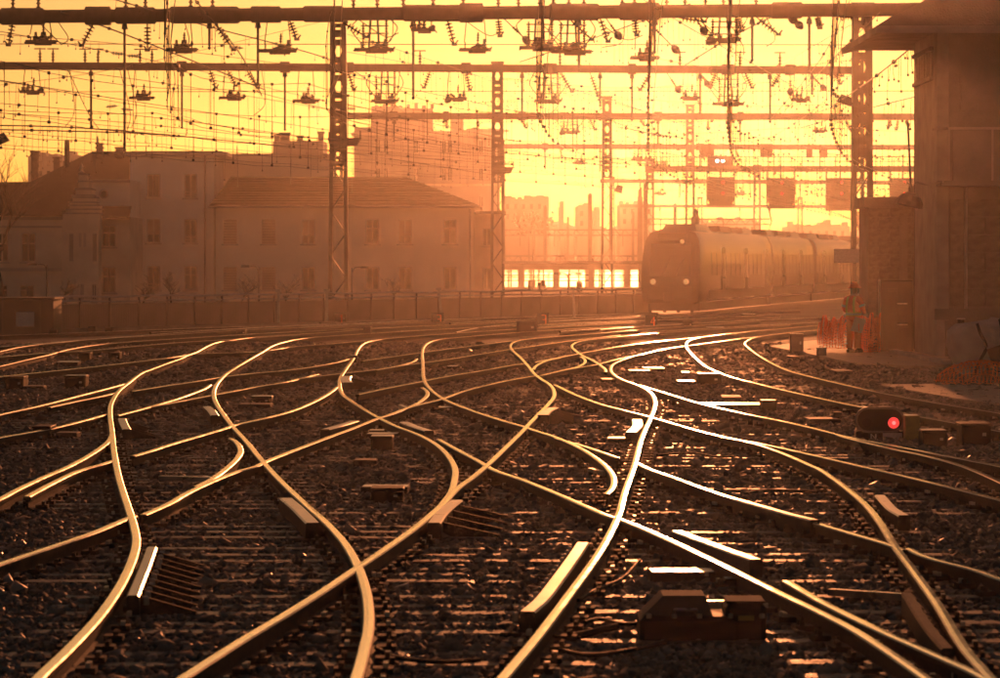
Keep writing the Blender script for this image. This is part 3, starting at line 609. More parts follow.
# ------------------------------------------------------------------ houses
def facade(parent, Y, x0, x1, yt, yb, mat_, wins, depth=8.0, name='wall', rev=0.18):
    """front wall with real openings; wins: (xc, ytop, ybot, wpx, kind)"""
    X0, X1, Z1, Z0 = PX(x0, Y), PX(x1, Y), PZ(yt, Y), max(0.0, PZ(yb, Y))
    rect = []
    for (xc, a, b, w, kind) in wins:
        rect.append((PX(xc - w / 2, Y), PX(xc + w / 2, Y), max(Z0 + 0.02, PZ(b, Y)), PZ(a, Y), kind))
    xs = sorted({X0, X1} | {r[0] for r in rect} | {r[1] for r in rect}); zs = sorted({Z0, Z1} | {r[2] for r in rect} | {r[3] for r in rect})
    m = MB()
    for xa, xb in zip(xs, xs[1:]):
        for za, zb in zip(zs, zs[1:]):
            cx, cz = (xa + xb) / 2, (za + zb) / 2
            if any(r[0] < cx < r[1] and r[2] < cz < r[3] for r in rect): continue
            m.add([(xa, Y, za), (xb, Y, za), (xb, Y, zb), (xa, Y, zb)], [(0, 1, 2, 3)])
    for r in rect:
        a, b, c_, d, k = r; y2 = Y + rev
        m.add([(a, Y, c_), (a, y2, c_), (a, y2, d), (a, Y, d)], [(0, 1, 2, 3)]); m.add([(b, Y, c_), (b, y2, c_), (b, y2, d), (b, Y, d)], [(3, 2, 1, 0)])
        m.add([(a, Y, c_), (b, Y, c_), (b, y2, c_), (a, y2, c_)], [(0, 1, 2, 3)]); m.add([(a, Y, d), (b, Y, d), (b, y2, d), (a, y2, d)], [(3, 2, 1, 0)])
    Yb = Y + depth
    m.add([(X0, Y, Z0), (X0, Y, Z1), (X0, Yb, Z1), (X0, Yb, Z0), (X1, Y, Z0), (X1, Y, Z1), (X1, Yb, Z1), (X1, Yb, Z0)], [(0, 1, 2, 3), (4, 7, 6, 5), (3, 2, 6, 7), (1, 5, 6, 2)])
    m.build(name, mat_, parent)
    for (a, b, c_, d, kind) in rect:
        y2 = Y + rev; t = 0.07
        if kind == 'blind':
            wo = MB(); n = 9
            for i in range(n): wo.box(((a + b) / 2, y2 - 0.05, c_ + (d - c_) * (i + .5) / n), (b - a - 0.01, 0.03, (d - c_) / n * 0.9))
            wo.build('shutter', 'shutter', parent)
        else:
            fr = MB()
            for q in ((a + t / 2, t), (b - t / 2, t)): fr.bbox(q[0] - t / 2, q[0] + t / 2, y2 - 0.1, y2 - 0.02, c_, d)
            fr.bbox(a, b, y2 - 0.095, y2 - 0.025, d - t, d); fr.bbox(a, b, y2 - 0.095, y2 - 0.025, c_, c_ + t)
            fr.bbox((a + b) / 2 - 0.03, (a + b) / 2 + 0.03, y2 - 0.11, y2 - 0.03, c_, d)
            if kind == 'cross': fr.bbox(a, b, y2 - 0.107, y2 - 0.033, c_ + (d - c_) * 0.62, c_ + (d - c_) * 0.62 + 0.05)
            if kind == 'rail':
                for zz in (0.12, 0.24): fr.bbox(a, b, y2 - 0.2, y2 - 0.16, c_ + (d - c_) * zz, c_ + (d - c_) * zz + 0.04)
            wo = fr.build('window', 'window_frame', parent)
            if kind == 'half': MB().bbox(a + t, b - t, y2 - 0.09, y2 - 0.05, c_ + (d - c_) * 0.35, d - t).build('blind', 'shutter', wo)
            MB().bbox(a, b, y2 - 0.01, y2 + 0.02, c_, d).build('pane', 'window_glass', wo)
        if kind != 'slit': MB().bbox(a - 0.1, b + 0.1, Y - 0.1, Y + 0.05, c_ - 0.1, c_ - 0.004).build('sill', 'concrete', parent)
    return X0, X1, Z0, Z1
YB = 232
# three-storey block
h = thing('apartment_house', 'flat-roofed three-storey pale house left of the hip-roofed house', 'house')
W3 = [(153.5, a, b, 13.5, k) for (a, b, k) in ((174, 198, 'plain'), (219, 243, 'half'), (266, 290, 'rail'))] + [(190.5, a, b, 13, k) for (a, b, k) in ((174, 198, 'rail'), (219, 243, 'rail'), (266, 290, 'cross'))]
X0, X1, Z0, Z1 = facade(h, YB, 130, 214, 156, 340, 'plaster_white', W3)
MB().bbox(X0 - 0.25, X1 + 0.9, YB - 0.35, YB + 8.2, Z1 + 0.004, Z1 + 0.22).build('cornice', 'plaster_grey', h)
MB().bbox(X0 + 0.1, X1 + 0.5, YB + 0.2, YB + 8, Z1 + 0.22, Z1 + 0.32).build('roof', 'roof_slate', h)
for x in (205,): MB().tube([P(x, 155, YB - 0.08), P(x, 310, YB - 0.08)], 0.06, 6).build('downpipe', 'concrete_dark', h)
for x in (237, 146): MB().tube([P(x, 155, YB + 3), P(x, 146, YB + 3)], 0.025, 4).build('aerial', 'gantry_steel', h)
# rear block right of it
h = thing('rear_house', 'plain blank-walled house rising behind the hipped tile roof', 'house')
X0, X1, Z0, Z1 = facade(h, YB + 9, 212, 330, 156, 340, 'plaster_cream', [], 7)
MB().bbox(X0 - 0.05, X1 + 0.2, YB + 8.8, YB + 16.2, Z1, Z1 + 0.15).build('parapet', 'plaster_grey', h)
# hip-roof house
h = thing('hip_roof_house', 'long two-storey pale house with a hipped red tile roof', 'house')
ups = [(230, 'blind'), (268.5, 'blind'), (308.5, 'half'), (372.5, 'cross'), (405, 'half'), (450, 'cross')]
WH = []
for x, k in ups: WH += [(x, 219.5, 244, 13.5, k), (x, 267, 290, 13.5, k if k == 'blind' else 'plain')]
YH = YB - 1.2
X0, X1, Z0, Z1 = facade(h, YH, 216, 474, 208, 340, 'plaster_cream', WH, 9)
def hip(m, x0, x1, ridx0, ridx1, Y, yd, ze, zr, ov=0.45):
    m.add([(x0 - ov, Y - ov, ze), (x1 + ov, Y - ov, ze), (x1 + ov, Y + yd + ov, ze), (x0 - ov, Y + yd + ov, ze), (ridx0, Y + yd / 2, zr), (ridx1, Y + yd / 2, zr)],
          [(0, 1, 5, 4), (2, 3, 4, 5), (3, 0, 4), (1, 2, 5), (3, 2, 1, 0)])
m = MB(); hip(m, X0, X1, PX(231, YH + 4.5), PX(406, YH + 4.5), YH, 9, Z1 + 0.12, PZ(177, YH + 4.5)); rf = m.build('roof', 'roof_tile', h)
MB().bbox(X0 - 0.5, X1 + 0.5, YH - 0.52, YH + 9.5, Z1 + 0.0, Z1 + 0.118).build('eaves', 'plaster_grey', h)
# tile courses as raised lines on the front slope
zr = PZ(177, YH + 4.5); ze = Z1 + 0.12
for k in range(1, 12):
    t = k / 12; z = ze + (zr - ze) * t; yy = YH - 0.45 + (4.95) * t
    xa = (X0 - .45) + (PX(231, YH + 4.5) - X0 + .45) * t; xb = (X1 + .45) + (PX(406, YH + 4.5) - X1 - .45) * t
    MB().box(((xa + xb) / 2, yy - 0.03, z + 0.01), (xb - xa, 0.10, 0.05)).build('tile_course', 'roof_tile', rf)
sk = MB(); cx = PX(321, YH); sk.add([(cx, YH + 2.2, PZ(194, YH + 2.2) + .05), (cx + .85, YH + 2.2, PZ(194, YH + 2.2) + .05), (cx + 1.0, YH + 2.8, PZ(190, YH + 2.8) + .1), (cx + .15, YH + 2.8, PZ(190, YH + 2.8) + .1)], [(0, 1, 2, 3)])
sk.build('skylight', 'window_glass', rf)
MB().tube([P(345, 209, YH - 0.1), P(345, 310, YH - 0.1)], 0.06, 6).build('downpipe', 'concrete', h)
MB().tube([P(470, 209, YH - 0.1), P(470, 310, YH - 0.1)], 0.06, 6).build('downpipe', 'concrete', h)
# annex right of hip house
h = thing('annex_building', 'narrow lower annex at the right end of the hip-roofed house', 'house')
X0, X1, Z0, Z1 = facade(h, YB + 4, 474, 503, 214, 340, 'plaster_old', [(487, 228, 246, 9, 'plain'), (487, 268, 290, 9, 'plain')], 6)
MB().bbox(X0 - .1, X1 + .2, YB + 3.7, YB + 10.1, Z1, Z1 + 0.18).build('roof', 'roof_slate', h)
# chimney block behind
h = thing('chimney_house', 'grey house behind with three stout chimneys on its roof', 'house')
Yc = 270
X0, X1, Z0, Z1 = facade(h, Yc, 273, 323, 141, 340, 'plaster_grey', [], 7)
for x, w, t in ((276, 5, 136), (284, 9, 134), (299, 5, 137), (320, 5, 133)):
    ch = MB().bbox(PX(x - w / 2, Yc), PX(x + w / 2, Yc), Yc + 1, Yc + 2, Z1, PZ(t, Yc)).bbox(PX(x - w / 2 - 1, Yc), PX(x + w / 2 + 1, Yc), Yc + .9, Yc + 2.1, PZ(t, Yc), PZ(t, Yc) + .15).build('chimney', 'brick_chimney', h)
# old house with stepped gable
YL = 222
h = thing('stepped_gable_house', 'old house with stepped gable and dark slate roof at the left edge', 'house')
X0, X1, Z0, Z1 = facade(h, YL, -40, 65, 216, 340, 'plaster_old', [(2, 233, 262, 13, 'cross'), (28.5, 233, 262, 15, 'cross'), (0, 285, 300, 15, 'cross'), (27, 285, 300, 15, 'cross'), (-25, 233, 262, 15, 'cross')], 9)
for yy, hh in ((217, .18), (226, .12), (268, .2)): MB().bbox(X0, X1, YL - 0.16, YL - 0.003, PZ(yy, YL) - hh, PZ(yy, YL)).build('cornice', 'plaster_grey', h)
m = MB(); m.add([(X0, YL - .4, Z1), (X1 + .6, YL - .4, Z1), (X1 + .6, YL + 4.5, PZ(182, YL + 4.5)), (X0, YL + 4.5, PZ(182, YL + 4.5)), (X0, YL + 9.4, Z1), (X1 + .6, YL + 9.4, Z1)], [(0, 1, 2, 3), (3, 2, 5, 4), (1, 5, 2), (0, 3, 4), (0, 4, 5, 1)]); m.build('roof', 'roof_slate', h)
steps = [(62, 224), (65, 217), (69, 208), (72, 200), (75, 192), (77.5, 185), (79, 180), (84, 180), (86.5, 185), (88.5, 190), (91, 197), (94, 204), (97, 211), (99, 218)]
poly = [(PX(62, YL - 1), 0), (PX(99, YL - 1), 0)]
ps = []
for (xa, ya), (xb, yb) in zip(steps[:7], steps[1:7] + [(84, 180)]): ps += [(xa, ya), (xb, ya)]
ps = [(62, 222), (65.5, 222), (65.5, 214), (69, 214), (69, 206), (72, 206), (72, 198), (75, 198), (75, 190), (78, 190), (78, 182), (85, 182), (85, 189), (88, 189), (88, 196), (91.5, 196), (91.5, 203), (94.5, 203), (94.5, 210), (98.5, 210)]
gp = MB(); YG = YL - 1
# gable built as a stack of steps so each part is convex
lv = [(222, 62, 98.5), (214, 65.5, 98.5), (210, 69, 98.5), (206, 69, 94.5), (203, 72, 94.5), (198, 72, 91.5), (196, 75, 91.5), (190, 75, 88), (189, 78, 88), (182, 78, 85)]
for (yt, xa, xb), (yn, _, _) in zip(lv, lv[1:] + [(182 - 7, 0, 0)]):
    gp.bbox(PX(xa, YG), PX(xb, YG), YG + 0.4, YG + 2, PZ(yt, YG), PZ(yn, YG))
    MB().bbox(PX(xa, YG) - .08, PX(xb, YG) + .08, YG - 0.05 + 0.35, YG + 2.05, PZ(yn, YG) + 0.003, PZ(yn, YG) + .09).build('coping', 'concrete', h)
gp.build('gable', 'plaster_old', h)
facade(h, YG + 0.4, 62, 98.5, 222, 340, 'plaster_old', [(71, 233, 262, 5, 'slit'), (80, 233, 247, 3, 'slit'), (84.5, 233, 247, 3, 'slit'), (94.5, 233, 262, 5, 'slit'), (71, 284, 300, 5, 'slit'), (94, 284, 300, 5, 'slit'), (82, 284, 300, 4, 'slit')], 1.6, 'gable_wall')
MB().lathe([(0.06, 0), (0.2, .12), (0.08, .25), (.16, .4), (0.02, .7)], 8, P(81.5, 174.5, YG + 1)).build('finial', 'concrete', h)
# wing between gable and three-storey block
h = thing('connecting_wing', 'narrow house wing with a round window beside the stepped gable', 'house')
X0, X1, Z0, Z1 = facade(h, YL + 2, 96, 130, 217, 340, 'plaster_old', [(109, 225, 247, 14, 'cross'), (109, 267, 293, 14, 'cross')], 9)
m = MB(); m.add([(X0, YL + 1.6, Z1), (X1, YL + 1.6, Z1), (X1, YL + 3.2, PZ(206, YL + 3.2)), (X0, YL + 3.2, PZ(206, YL + 3.2))], [(0, 1, 2, 3)]).bbox(X0, X1, YL + 1.55, YL + 2.2, Z1 - .14, Z1 - 0.002); m.build('awning_roof', 'roof_slate', h)
a0, a1, z0, z1 = facade(h, YL + 3.4, 86, 130, 180, 217, 'plaster_white', [], 7, 'upper_wall')
MB().bbox(a0 - .1, a1, YL + 3.1, YL + 3.39, z1 - .16, z1).build('cornice', 'plaster_grey', h)
cc = P(104, 194, YL + 3.3); ow = MB().lathe([(0.30, 0), (0.30, 0.1), (0.22, 0.12), (0.22, 0.04)], 14, cc, Vector((0, -1, 0))).build('round_window', 'window_frame', h)
MB().lathe([(0.21, 0.05), (0.21, 0.07)], 14, cc, Vector((0, -1, 0))).build('pane', 'window_glass', ow)
# big dark roof behind
h = thing('gabled_roof_house', 'big dark slate roof with chimneys behind the stepped gable', 'house')
Yr = 236
m = MB()
m.add([P(30, 182, Yr - 3), P(132, 182, Yr - 3), P(132, 151.5, Yr + 3), P(92, 151.5, Yr + 3), P(30, 182, Yr + 9), P(132, 182, Yr + 9)], [(0, 1, 2, 3), (3, 2, 5, 4), (0, 3, 4), (1, 5, 2), (0, 4, 5, 1)]); m.build('roof', 'roof_slate', h)
MB().bbox(PX(31, Yr), PX(131, Yr), Yr - 2.5, Yr + 8.5, 0, PZ(183, Yr)).build('wall', 'plaster_old', h)
for x, w, t, b in ((32.5, 7, 152, 195), (54.5, 6, 158, 195), (97.5, 6, 144, 158), (117.5, 7, 148, 158)):
    MB().bbox(PX(x - w / 2, Yr), PX(x + w / 2, Yr), Yr + 1, Yr + 1.6, PZ(b, Yr), PZ(t, Yr)).bbox(PX(x - w / 2 - 1, Yr), PX(x + w / 2 + 1, Yr), Yr + .9, Yr + 1.7, PZ(t + 4, Yr), PZ(t + 2.5, Yr)).bbox(PX(x - w / 2 - 1, Yr), PX(x + w / 2 + 1, Yr), Yr + .9, Yr + 1.7, PZ(t, Yr), PZ(t - 1.5, Yr)).build('chimney', 'brick_chimney', h)
MB().tube([P(97.5, 144, Yr + 1.3), P(97.5, 136, Yr + 1.3)], 0.12, 6, r1=0.04).build('finial', 'concrete_dark', h)
MB().tube([P(67, 180, Yr), P(67, 140, Yr)], 0.17, 8).build('flue', 'gantry_steel', h)
# tall block behind
h = thing('tall_apartment_block', 'tall hazy apartment block rising behind the hipped roof', 'building')
Yt = 400
wt = [(x, y, y + 13, 5, 'plain') for y in (140, 168, 196) for x in (378, 386, 416, 444, 450, 481)]
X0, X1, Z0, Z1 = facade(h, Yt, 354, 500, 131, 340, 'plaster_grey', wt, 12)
for x0, x1, t, b in ((371, 400, 106, 131), (400, 432, 108, 131), (451, 463, 118, 131), (354, 371, 127, 131), (466, 500, 128.5, 131)):
    MB().bbox(PX(x0, Yt), PX(x1, Yt), Yt + 1, Yt + 8, PZ(b, Yt), PZ(t, Yt)).build('roof_storey', 'plaster_grey', h)
for x in range(374, 432, 8): MB().bbox(PX(x, Yt), PX(x + 3.5, Yt), Yt + 2, Yt + 3, PZ(108, Yt), PZ(102.5 + (x % 3), Yt)).build('chimney', 'plaster_grey', h)
MB().bbox(X0 - .3, X1 + .3, Yt - .4, Yt + 12, Z1 - .5, Z1 - .2).build('cornice', 'plaster_old', h)
MB().bbox(X0 - .2, X1 + .2, Yt - .3, Yt + .0, PZ(186, Yt), PZ(184, Yt)).build('string_course', 'plaster_old', h)
# far city
for k, (x0, x1, t, Yq, lab) in enumerate(((503, 549, 199, 450, 'hazy far block with a jagged roofline right of the second mast'), (560, 564, 206, 470, 'thin far chimney-like tower over the low building'), (577, 590, 206, 480, 'small hazy far block between two masts'), (594, 600, 210, 480, 'slim hazy far tower left of the third mast'), (620, 652, 204, 475, 'hazy far block behind the mast left of the train'), (28, 82, 156, 420, 'hazy block behind the chimneys at the far left'), (700, 760, 222, 480, 'hazy far block above the train roof'), (790, 850, 226, 480, 'hazy far block under the right signals'))):
    hh = thing('far_building', lab, 'building', 'far buildings in the haze')
    MB().bbox(PX(x0, Yq), PX(x1, Yq), Yq, Yq + 14, 0, PZ(t, Yq)).build('wall', 'city_far', hh)
    n = max(1, int((x1 - x0) / 6)); rs = random.Random(k)
    for i in range(n):
        xa = x0 + (x1 - x0) * (i + rs.uniform(0, .3)) / n; xb = min(x1, xa + (x1 - x0) / n * rs.uniform(.4, 1.3))
        MB().bbox(PX(xa, Yq), PX(xb, Yq), Yq + 1, Yq + 6, PZ(t, Yq), PZ(t - rs.uniform(.8, 4) * (1 if i % 3 else 1.6), Yq)).build('roof_storey', 'city_far', hh)
    for r_ in range(2):
        for i in range(max(1, int((x1 - x0) / 8))):
            xa = x0 + 3 + i * 8
            if xa + 3 < x1: MB().bbox(PX(xa, Yq), PX(xa + 3, Yq), Yq - .1, Yq + .05, PZ(t + 10 + r_ * 10, Yq), PZ(t + 5 + r_ * 10, Yq)).build('window', 'window_glass', hh)
# wooded ridge
def ridge(name, Y, prof, seed):
    m = MB(); rs = random.Random(seed); xs = np.linspace(prof[0][0], prof[-1][0], 260); vs = []
    for x in xs:
        yy = np.interp(x, [p[0] for p in prof], [p[1] for p in prof]) + rs.uniform(-1.6, 1.6) + 1.5 * math.sin(x * .21)
        vs += [(PX(x, Y), Y - 40, 0), (PX(x, Y), Y, PZ(yy, Y)), (PX(x, Y), Y + 60, 0)]
    fs = []
    for i in range(len(xs) - 1): fs += [(3 * i, 3 * i + 3, 3 * i + 4, 3 * i + 1), (3 * i + 1, 3 * i + 4, 3 * i + 5, 3 * i + 2)]
    tag(m.add(vs, fs).build(name, 'hill_green'), kind='structure')
ridge('hills', 560, [(-700, 225), (-100, 200), (0, 194), (120, 198), (300, 215), (480, 226), (540, 222), (600, 226), (700, 232), (1000, 230), (1500, 226)], 3)

# low hall glazed with frosted panes that the low sun shines through
Yh = 300
h = thing('platform_hall', 'long low hall with a row of bright glowing windows left of the train', 'building')
def thru(Yf, nm):
    X0, X1 = PX(470, Yf), PX(700, Yf); Z1 = PZ(264, Yf)
    m = MB(); ops = [(470 + i * 0, 0) for i in ()]
    ops = [(497, 518), (524.5, 553), (559.5, 588.5), (594.5, 624), (630, 660), (666, 690)]
    zt, zb = PZ(270, Yf), PZ(287, Yf)
    cur = X0
    for a, b in ops:
        m.bbox(cur, PX(a, Yf), Yf, Yf + .2, 0, Z1); m.bbox(PX(a, Yf), PX(b, Yf), Yf, Yf + .2, 0, zb); m.bbox(PX(a, Yf), PX(b, Yf), Yf, Yf + .2, zt, Z1); cur = PX(b, Yf)
    m.bbox(cur, X1, Yf, Yf + .2, 0, Z1); m.build(nm, 'plaster_old', h)
    for a, b in ops:
        f = MB()
        for q in (1 / 3, 2 / 3): f.bbox(PX(a + (b - a) * q, Yf) - .05, PX(a + (b - a) * q, Yf) + .05, Yf + .05, Yf + .15, zb, zt)
        for q in (.38, .7): f.bbox(PX(a, Yf), PX(b, Yf), Yf + .06, Yf + .14, zb + (zt - zb) * q - .04, zb + (zt - zb) * q + .04)
        f.build('window_bars', 'gantry_steel', h)
        MB().add([(PX(a, Yf), Yf + .1, zb), (PX(b, Yf), Yf + .1, zb), (PX(b, Yf), Yf + .1, zt), (PX(a, Yf), Yf + .1, zt)], [(0, 1, 2, 3)]).build('pane', 'frosted_pane', h)
thru(Yh, 'wall')
MB().bbox(PX(468, Yh), PX(702, Yh), Yh - .6, Yh + 5, PZ(264, Yh) + .002, PZ(264, Yh) + .25).build('roof', 'roof_slate', h)
for x in range(480, 700, 30): MB().bbox(PX(x, Yh + 4), PX(x + 1.6, Yh + 4), Yh + 4, Yh + 4.2, 0, PZ(264, Yh)).build('column', 'gantry_steel', h)
for k, (x, w, t) in enumerate(((532, 5, 281), (541, 7, 283), (580, 3, 284))):
    pl = MB()
    for j in range(7): pl.box(P(x + random.uniform(-w, w) * .4, t + random.uniform(0, 6), 290), (.35, .3, .45), Matrix.Rotation(random.random() * 3, 3, 'Z'))
    tag(pl.build('shrub', 'hill_green'), ['small dark shrub against the left bright windows', 'wider dark shrub beside the small one before the windows', 'little dark shrub before the third bright window'][k], 'shrub', 'shrubs before the hall')

# ------------------------------------------------------------------ far masts with cross spans
MAST = [(545, 207, 330, 3.2, 'far mast over the hall, nearest to the second lattice mast'), (568, 218, 380, 2.2, 'thin far mast between the hall windows'), (590, 195, 310, 4, 'stout far mast left of the third lattice mast'), (633, 212, 360, 2.5, 'thin far mast right of the third lattice mast'), (640, 191, 300, 4, 'left one of the twin masts beside the train front'), (645.5, 184, 295, 4, 'right one of the twin masts beside the train front'), (529, 224, 360, 1.8, 'short faint mast just right of the second lattice mast'), (675, 205, 320, 3, 'far mast above the cab of the train')]
for x, t, Y, w, lab in MAST:
    mm = thing('catenary_mast', lab, 'mast', 'far masts', (PX(x, Y), Y, 0))
    H = PZ(t, Y); W = w / F * Y
    MB().box((0, 0, H / 2), (W * .35, W * .8, H)).bbox(-W / 2, W / 2, -W * .42, -W * .36, 0, H).bbox(-W / 2, W / 2, W * .36, W * .42, 0, H).build('shaft', 'gantry_steel', mm)
    MB().box((0, 0, 0.25), (W * 2, W * 2, .5)).build('footing', 'concrete', mm)
    MB().lathe([(W * .5, 0), (W * .4, .12), (.02, .18)], 8, (0, 0, H)).build('cap', 'gantry_steel', mm)
for k, (x0, x1, y0, Y, lab) in enumerate(((503, 640, 230, 332, 'thin far cross beam over the hall, upper one'), (503, 645, 256, 318, 'thin far cross beam just over the hall roof'), (645, 770, 219, 322, 'far cross beam to the right of the twin masts'))):
    b = thing('cross_beam', lab, 'beam', 'far cross beams', P(x0, y0, Y)); L = PX(x1, Y) - PX(x0, Y)
    MB().bbox(0, L, -.06, .06, -.06, .06).bbox(0, L, -.06, .06, -.55, -.45).build('chord', 'gantry_steel', b)
    for i in range(int(L / .9)): MB().bar((i * .9, 0, -.5), (i * .9 + .45, 0, 0), .05).bar((i * .9 + .45, 0, 0), (i * .9 + .9, 0, -.5), .05).build('lacing', 'gantry_steel', b)
    for i in range(4):
        px_ = L * (i + .5) / 4; MB().bar((px_, 0, 0), (px_, 0, -1.5), .08).build('drop_tube', 'gantry_steel', b)

# ------------------------------------------------------------------ catenary gantries
def lozenge(cx, cz, w, h): return [(cx - w * .28, cz - h / 2), (cx, cz - h / 2), (cx + w * .28, cz - h / 2), (cx + w / 2, cz), (cx + w * .28, cz + h / 2), (cx, cz + h / 2), (cx - w * .28, cz + h / 2), (cx - w / 2, cz)]
def slit(cx, cz, w, h): return [(cx - w / 2, cz - h / 2), (cx, cz - h / 2), (cx + w / 2, cz - h / 2), (cx + w / 2, cz), (cx + w / 2, cz + h / 2), (cx, cz + h / 2), (cx - w / 2, cz + h / 2), (cx - w / 2, cz)]
def lattice_post(parent, x, Y, ytop, wt, wb, ysplit, kind='lozenge'):
    """post standing on the ground, widths in photo pixels at its own distance"""
    X = PX(x, Y); H = PZ(ytop, Y); k = Y / F; WT, WB = wt * k, wb * k; D = WT * 0.75
    post = bpy.data.objects.new('post', None); col.objects.link(post); post.parent = parent; post.location = (X, Y, 0) if parent.location.length < 1e-6 else (X - parent.location.x, Y - parent.location.y, 0)
    W = lambda z: WB + (WT - WB) * z / H
    zs = PZ(ysplit, Y); ch = WT * 0.24
    for s in (-1, 1):
        a, b = W(0) / 2 * s, W(H) / 2 * s
        m = MB()
        for yy in (-D / 2, D / 2):
            i0, i1 = a - s * ch, b - s * ch
            m.add([(a, yy - .03, 0), (i0, yy - .03, 0), (i0, yy + .03, 0), (a, yy + .03, 0), (b, yy - .03, H), (i1, yy - .03, H), (i1, yy + .03, H), (b, yy + .03, H)], [(0, 1, 2, 3), (7, 6, 5, 4), (0, 4, 5, 1), (1, 5, 6, 2), (2, 6, 7, 3), (3, 7, 4, 0)])
        m.add([(a, -D / 2, 0), (a - s * .03, -D / 2, 0), (a - s * .03, D / 2, 0), (a, D / 2, 0), (b, -D / 2, H), (b - s * .03, -D / 2, H), (b - s * .03, D / 2, H), (b, D / 2, H)], [(0, 1, 2, 3), (7, 6, 5, 4), (0, 4, 5, 1), (1, 5, 6, 2), (2, 6, 7, 3), (3, 7, 4, 0)])
        m.build('flange', 'gantry_steel', post)
    # pierced plates in the upper part
    z = zs; i = 0; seq = ['L', 'S', 'S'] if kind == 'lozenge' else ['L', 'S']
    while z < H - 0.15:
        kd = seq[i % len(seq)]; i += 1
        hh = (WT * 1.05 if kd == 'L' else WT * 0.62); hh = min(hh, H - z)
        w = W(z + hh / 2); x0, x1 = -w / 2 + ch * .6, w / 2 - ch * .6
        hw = (x1 - x0) * (0.62 if kd == 'L' else .58)
        hole = lozenge(0, z + hh / 2, hw, hh * .72) if kd == 'L' else slit(0, z + hh / 2, hw, hh * .3)
        MB().holed(x0, x1, z, z + hh, hole, -D / 2 - .022, -D / 2 + .022).build('web_plate', 'gantry_steel', post)
        MB().holed(x0, x1, z, z + hh, hole, D / 2 - .022, D / 2 + .022).build('web_plate', 'gantry_steel', post)
        z += hh
    # zigzag lacing below
    n = max(3, int(zs / (WB * 1.0))); s = 1
    for q in range(n):
        za, zb = zs * q / n, zs * (q + 1) / n
        a = s * (W(za) / 2 - ch * .5); b = -s * (W(zb) / 2 - ch * .5); s = -s
        MB().bar((a, -D / 2 + .05, za), (b, -D / 2 + .05, zb), WT * .28, .05).build('lacing_bar', 'gantry_steel', post)
    MB().cbox((0, 0, 0.2), (WB * 1.6, WB * 1.5, .4), .05).build('footing', 'concrete', post)
    MB().box((0, 0, H + .06), (WT * 1.2, D * 1.3, .12)).build('cap', 'gantry_steel', post)
    return post

def ins_mesh(name, L, n, R, m):
    prof = [(0.03, 0), (0.03, L * .1)]
    for i in range(n):
        z = L * (.12 + .76 * i / n); d = L * .76 / n
        prof += [(0.035, z), (R, z + d * .25), (R * .9, z + d * .4), (0.035, z + d * .55)]
    prof += [(0.03, L * .9), (0.03, L)]
    return MB().lathe(prof, 8).mesh(name, m)
INS = ins_mesh('insulator', 1.0, 5, 0.16, 'insulator_brown')
INSG = ins_mesh('glass_insulator', 0.6, 4, 0.12, 'insulator_glass')
INSS = ins_mesh('small_insulator', 0.42, 3, 0.075, 'insulator_brown')
def tray_mesh(seed):
    rs = random.Random(seed); w0 = rs.uniform(1.05, 1.35); m = MB(); m.box((0, 0, 0), (w0, .14, .15)); m.box((rs.uniform(-.15, .15), 0, -.11), (w0 * .55, .08, .09))
    for s in (-1, 1):
        m.bar((s * w0 * .48, 0, 0), (s * w0 * (.48 + rs.uniform(0, .1)), 0, rs.uniform(-.14, .2)), .06); m.bar((s * .42, 0, .04), (s * .42, 0, rs.uniform(.2, .42)), .05)
    m.lathe([(.04, -.2), (.12, -.12), (.12, .12), (.04, .2)], 8, (rs.uniform(-.5, .5), 0, rs.uniform(-.1, .15)), Vector((1, 0, rs.uniform(-.5, .5))))
    m.lathe([(.03, 0), (.09, .05), (.04, .09), (.09, .14), (.04, .18), (.09, .23), (.03, .3)], 8, (rs.uniform(-.4, .4), 0, .1), Vector((rs.choice((-1, 1)), 0, rs.uniform(.2, .8))))
    for x, h_ in [(rs.uniform(-.45, .45), rs.uniform(.18, .4)) for _ in range(rs.choice((2, 3, 4)))]:
        m.lathe([(.05, 0), (.14, .06), (.06, .1), (.14, .17), (.06, .2), (.05, h_)], 8, (x, 0, .05))
    return m.mesh('registration_tray', 'gantry_steel')
TRAYS = [tray_mesh(s) for s in range(7)]; rs_t = random.Random(2)
BALL = MB().lathe([(.03, -.22), (.11, -.16), (.17, -.05), (.17, .05), (.10, .16), (.03, .22)], 10).mesh('tension_weight', 'gantry_steel')
CLAMP = MB().box((0, 0, 0), (.22, .12, .1)).bar((0, 0, 0), (-.16, 0, .18), .06).bar((0, 0, 0), (.16, 0, .18), .06).mesh('wire_clamp', 'gantry_steel')
def rotto(d): return Vector(d).to_track_quat('Z', 'Y')

